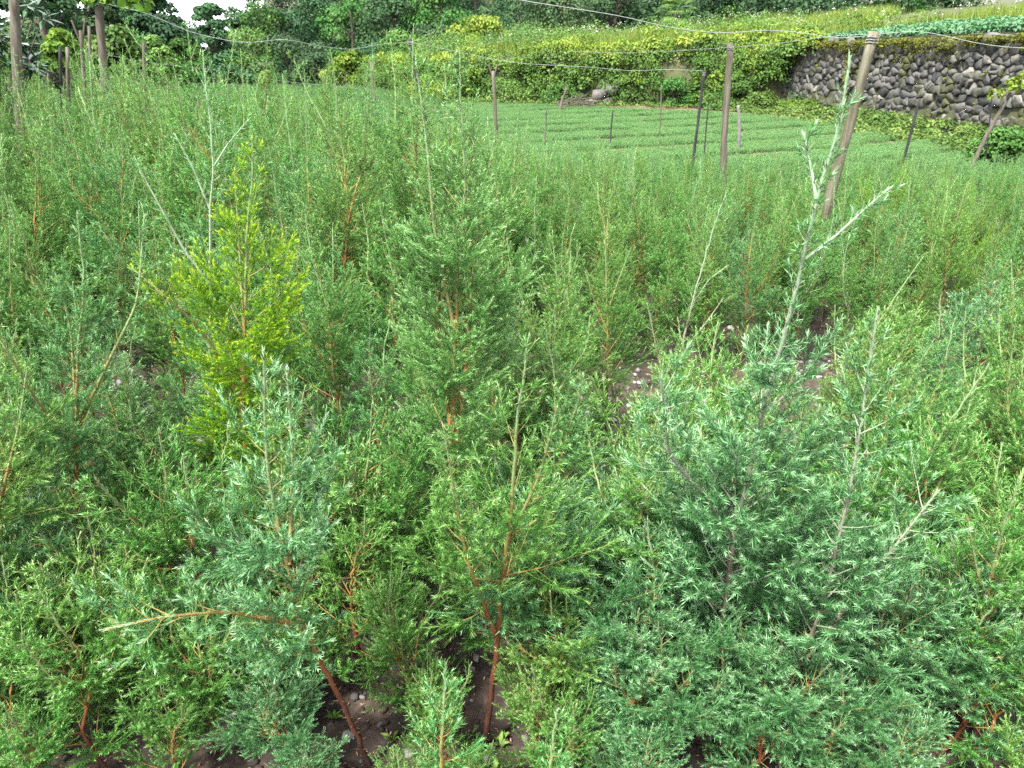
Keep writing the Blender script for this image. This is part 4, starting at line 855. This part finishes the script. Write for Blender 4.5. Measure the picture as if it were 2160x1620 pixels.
post(783, 130, 796, 12, .026, 'wood', 'crooked brown stake in front of the dark forest', name='fence_stake', cat='stake')
post(684, 165, 686, 13, .024, 'wood', 'stub stake with yellowed leaves on top', name='fence_stake', cat='stake', sprout=('ygrass', [(0, .03, .10, 50)], .05))
post(560, 165, 562, 14, .022, 'wood', 'short stake with orange-yellow leaves over the field', name='fence_stake', cat='stake', sprout=('ygrass', [(0, .0, .14, 60), (.0, -.12, .10, 40)], .06))
T5 = post(209, 12, 240, 8.6, .042, 'wood', 'weathered upright post with lobed leaves at its top', k=10, sprout=('bright', [(-.02, .05, .12, 40), (.25, .04, .16, 40), (.42, .0, .14, 30), (.13, .1, .12, 26)], .11))
post(213, 60, 225, 8.9, .019, 'blackp', 'black rod close against the post with lobed leaves', name='fence_stake', cat='stake')
T6 = post(170, 65, 193, 8.5, .020, 'wood', 'greyish crooked stake left of the post with lobed leaves', name='fence_stake', cat='stake', fork=True)
post(126, 98, 137, 9, .018, 'blackp', 'short dark stake under the yellow-leaved bush', name='fence_stake', cat='stake')
post(142, 100, 152, 9.4, .022, 'wood', 'short grey-brown stake next to the dark one under the yellow-leaved bush', name='fence_stake', cat='stake')
post(188, 55, 196, 11, .02, 'wood', 'far slim grey stake between the crooked one and the black rod', name='fence_stake', cat='stake')
post(303, 86, 311, 11, .024, 'wood', 'brown stake with a chewed top near the thin-trunked conifer', name='fence_stake', cat='stake')
post(28, -30, 62, 7.6, .046, 'wood', 'stout leaning grey post in front of the dark glossy leaves', k=10)
post(1557, 222, 1558, 14.5, .03, 'rock', 'short grey pipe stake between two brown furrows', name='fence_stake', cat='stake')
post(1494, 222, 1484, 12.5, .012, 'blackp', 'short thin stake just past the straight black one', name='fence_stake', cat='stake')
post(1395, 180, 1391, 17, .013, 'wood', 'slim brown rod rising from the seedling beds', name='fence_stake', cat='stake')
post(1196, 185, 1180, 26, .045, 'wood', 'pale slanting stick by the brushwood', name='fence_stake', cat='stake')
post(1293, 232, 1288, 15, .014, 'blackp', 'shortest dark stick out in the seedling beds', name='fence_stake', cat='stake')
post(1152, 232, 1146, 15, .016, 'wood', 'short leaning stick on the near edge of the seedling beds', name='fence_stake', cat='stake')

# wires
def wire(pts, rad, label, n=60):
    c = curve(pts, n); g = Geo(); tubes(g, c[None] - c[0], np.full((1, n), rad), 5); o = g.build('fence_wire', M['wire']); o.location = tuple(c[0]); tag(o, label, 'wire', 'wires strung between the posts')
def wp(px, py, Y): return P(px, py, Y)
wire([wp(1000, -20, 4.03), wp(1090, 0, 4.09), wp(1210, 18, 4.15), wp(1320, 35, 4.28), wp(1400, 57, 4.40), wp(1500, 70, 4.52), wp(1560, 70, 4.58), wp(1620, 61, 4.64), wp(1700, 70, 4.77), wp(1768, 84, 4.83), wp(1845, 73, 4.89), wp(1945, 62, 4.89), wp(2000, 78, 4.89), wp(2080, 96, 4.89), wp(2160, 103, 4.89), wp(2300, 100, 4.89)], .0018, 'thick near wire kinking past the leaning pole')
wire([wp(1845, 72, 4.9), wp(1760, 75, 5.6), wp(1640, 92, 7.2), wp(1541, 100, 8.75), wp(1420, 108, 10), wp(1310, 112, 12), wp(1200, 108, 15)], .0018, 'thin wire from the leaning pole back to the brown-grey post')
wire([wp(209, 5, 8.5), wp(310, 27, 8.5), wp(400, 68, 8.5), wp(500, 90, 8.5), wp(545, 89, 8.5), wp(600, 81, 8.4), wp(660, 95, 8.6), wp(740, 106, 8.9), wp(800, 93, 9.2), wp(866, 89, 9.45)], .0019, 'drooping wire from the post with lobed leaves to the dark leaning stake')
wire([wp(866, 89, 9.45), wp(950, 106, 9.5), wp(1040, 125, 9.6), wp(1100, 134, 9.6), wp(1250, 142, 9.6), wp(1330, 150, 9.6), wp(1420, 146, 9.6), wp(1486, 150, 9.6)], .0022, 'faint wire from the dark leaning stake to the straight black one')
wire([wp(170, 105, 8.5), wp(310, 132, 9), wp(450, 147, 9.8), wp(600, 172, 10.6), wp(780, 190, 12)], .0018, 'low faint wire over the tall thicket')
# brushwood
g = Geo(); rng = np.random.default_rng(12); c = P(1215, 222, 27)
st = np.array([np.linspace((rng.uniform(-.8, .3), rng.uniform(-.3, .3), rng.uniform(0, .25)), (rng.uniform(-.2, 1.1), rng.uniform(-.3, .3), rng.uniform(0, .5)), 4) for _ in range(36)]); tubes(g, st, np.full((36, 4), .009), 4, .6)
o = g.build('brushwood_heap', M['wood']); o.location = (c[0], 27, .0); tag(o, 'heap of cut brown brushwood at the foot of the bank', 'brushwood')
# fallen curved dark stick in the saplings
g = Geo(); b = P(1465, 925, 1.75); c = curve([P(1465, 925, 1.75) - b, P(1500, 940, 1.74) - b, P(1522, 1000, 1.73) - b, P(1528, 1100, 1.7) - b, P(1530, 1350, 1.7) - b], 20); tubes(g, c[None], np.linspace(.003, .006, 20)[None], 6, .8)
o = g.build('dead_stick', M['bark']); o.location = tuple(b); tag(o, 'dead dark stick curving over beside the tallest blue-green sapling', 'stick')
import re as _re, collections as _c
same = _c.defaultdict(list)
for o in C.objects:
    if o.parent is None and o.get('group', '').startswith(('filler', 'saplings')) and o.get('label') not in ZL: same[o['label']].append(o)
for lb, os_ in same.items():
    if len(os_) > 1:
        os_.sort(key=lambda o: o.location.y); names = {2: ['nearer', 'farther'], 3: ['nearest', 'in-between', 'farthest'], 4: ['nearest', 'second nearest', 'second farthest', 'farthest']}.get(len(os_))
        if names and len(lb.split()) + 2 <= 16:
            for o, nm_ in zip(os_, names): o['label'] = lb + ', ' + nm_
print('done')
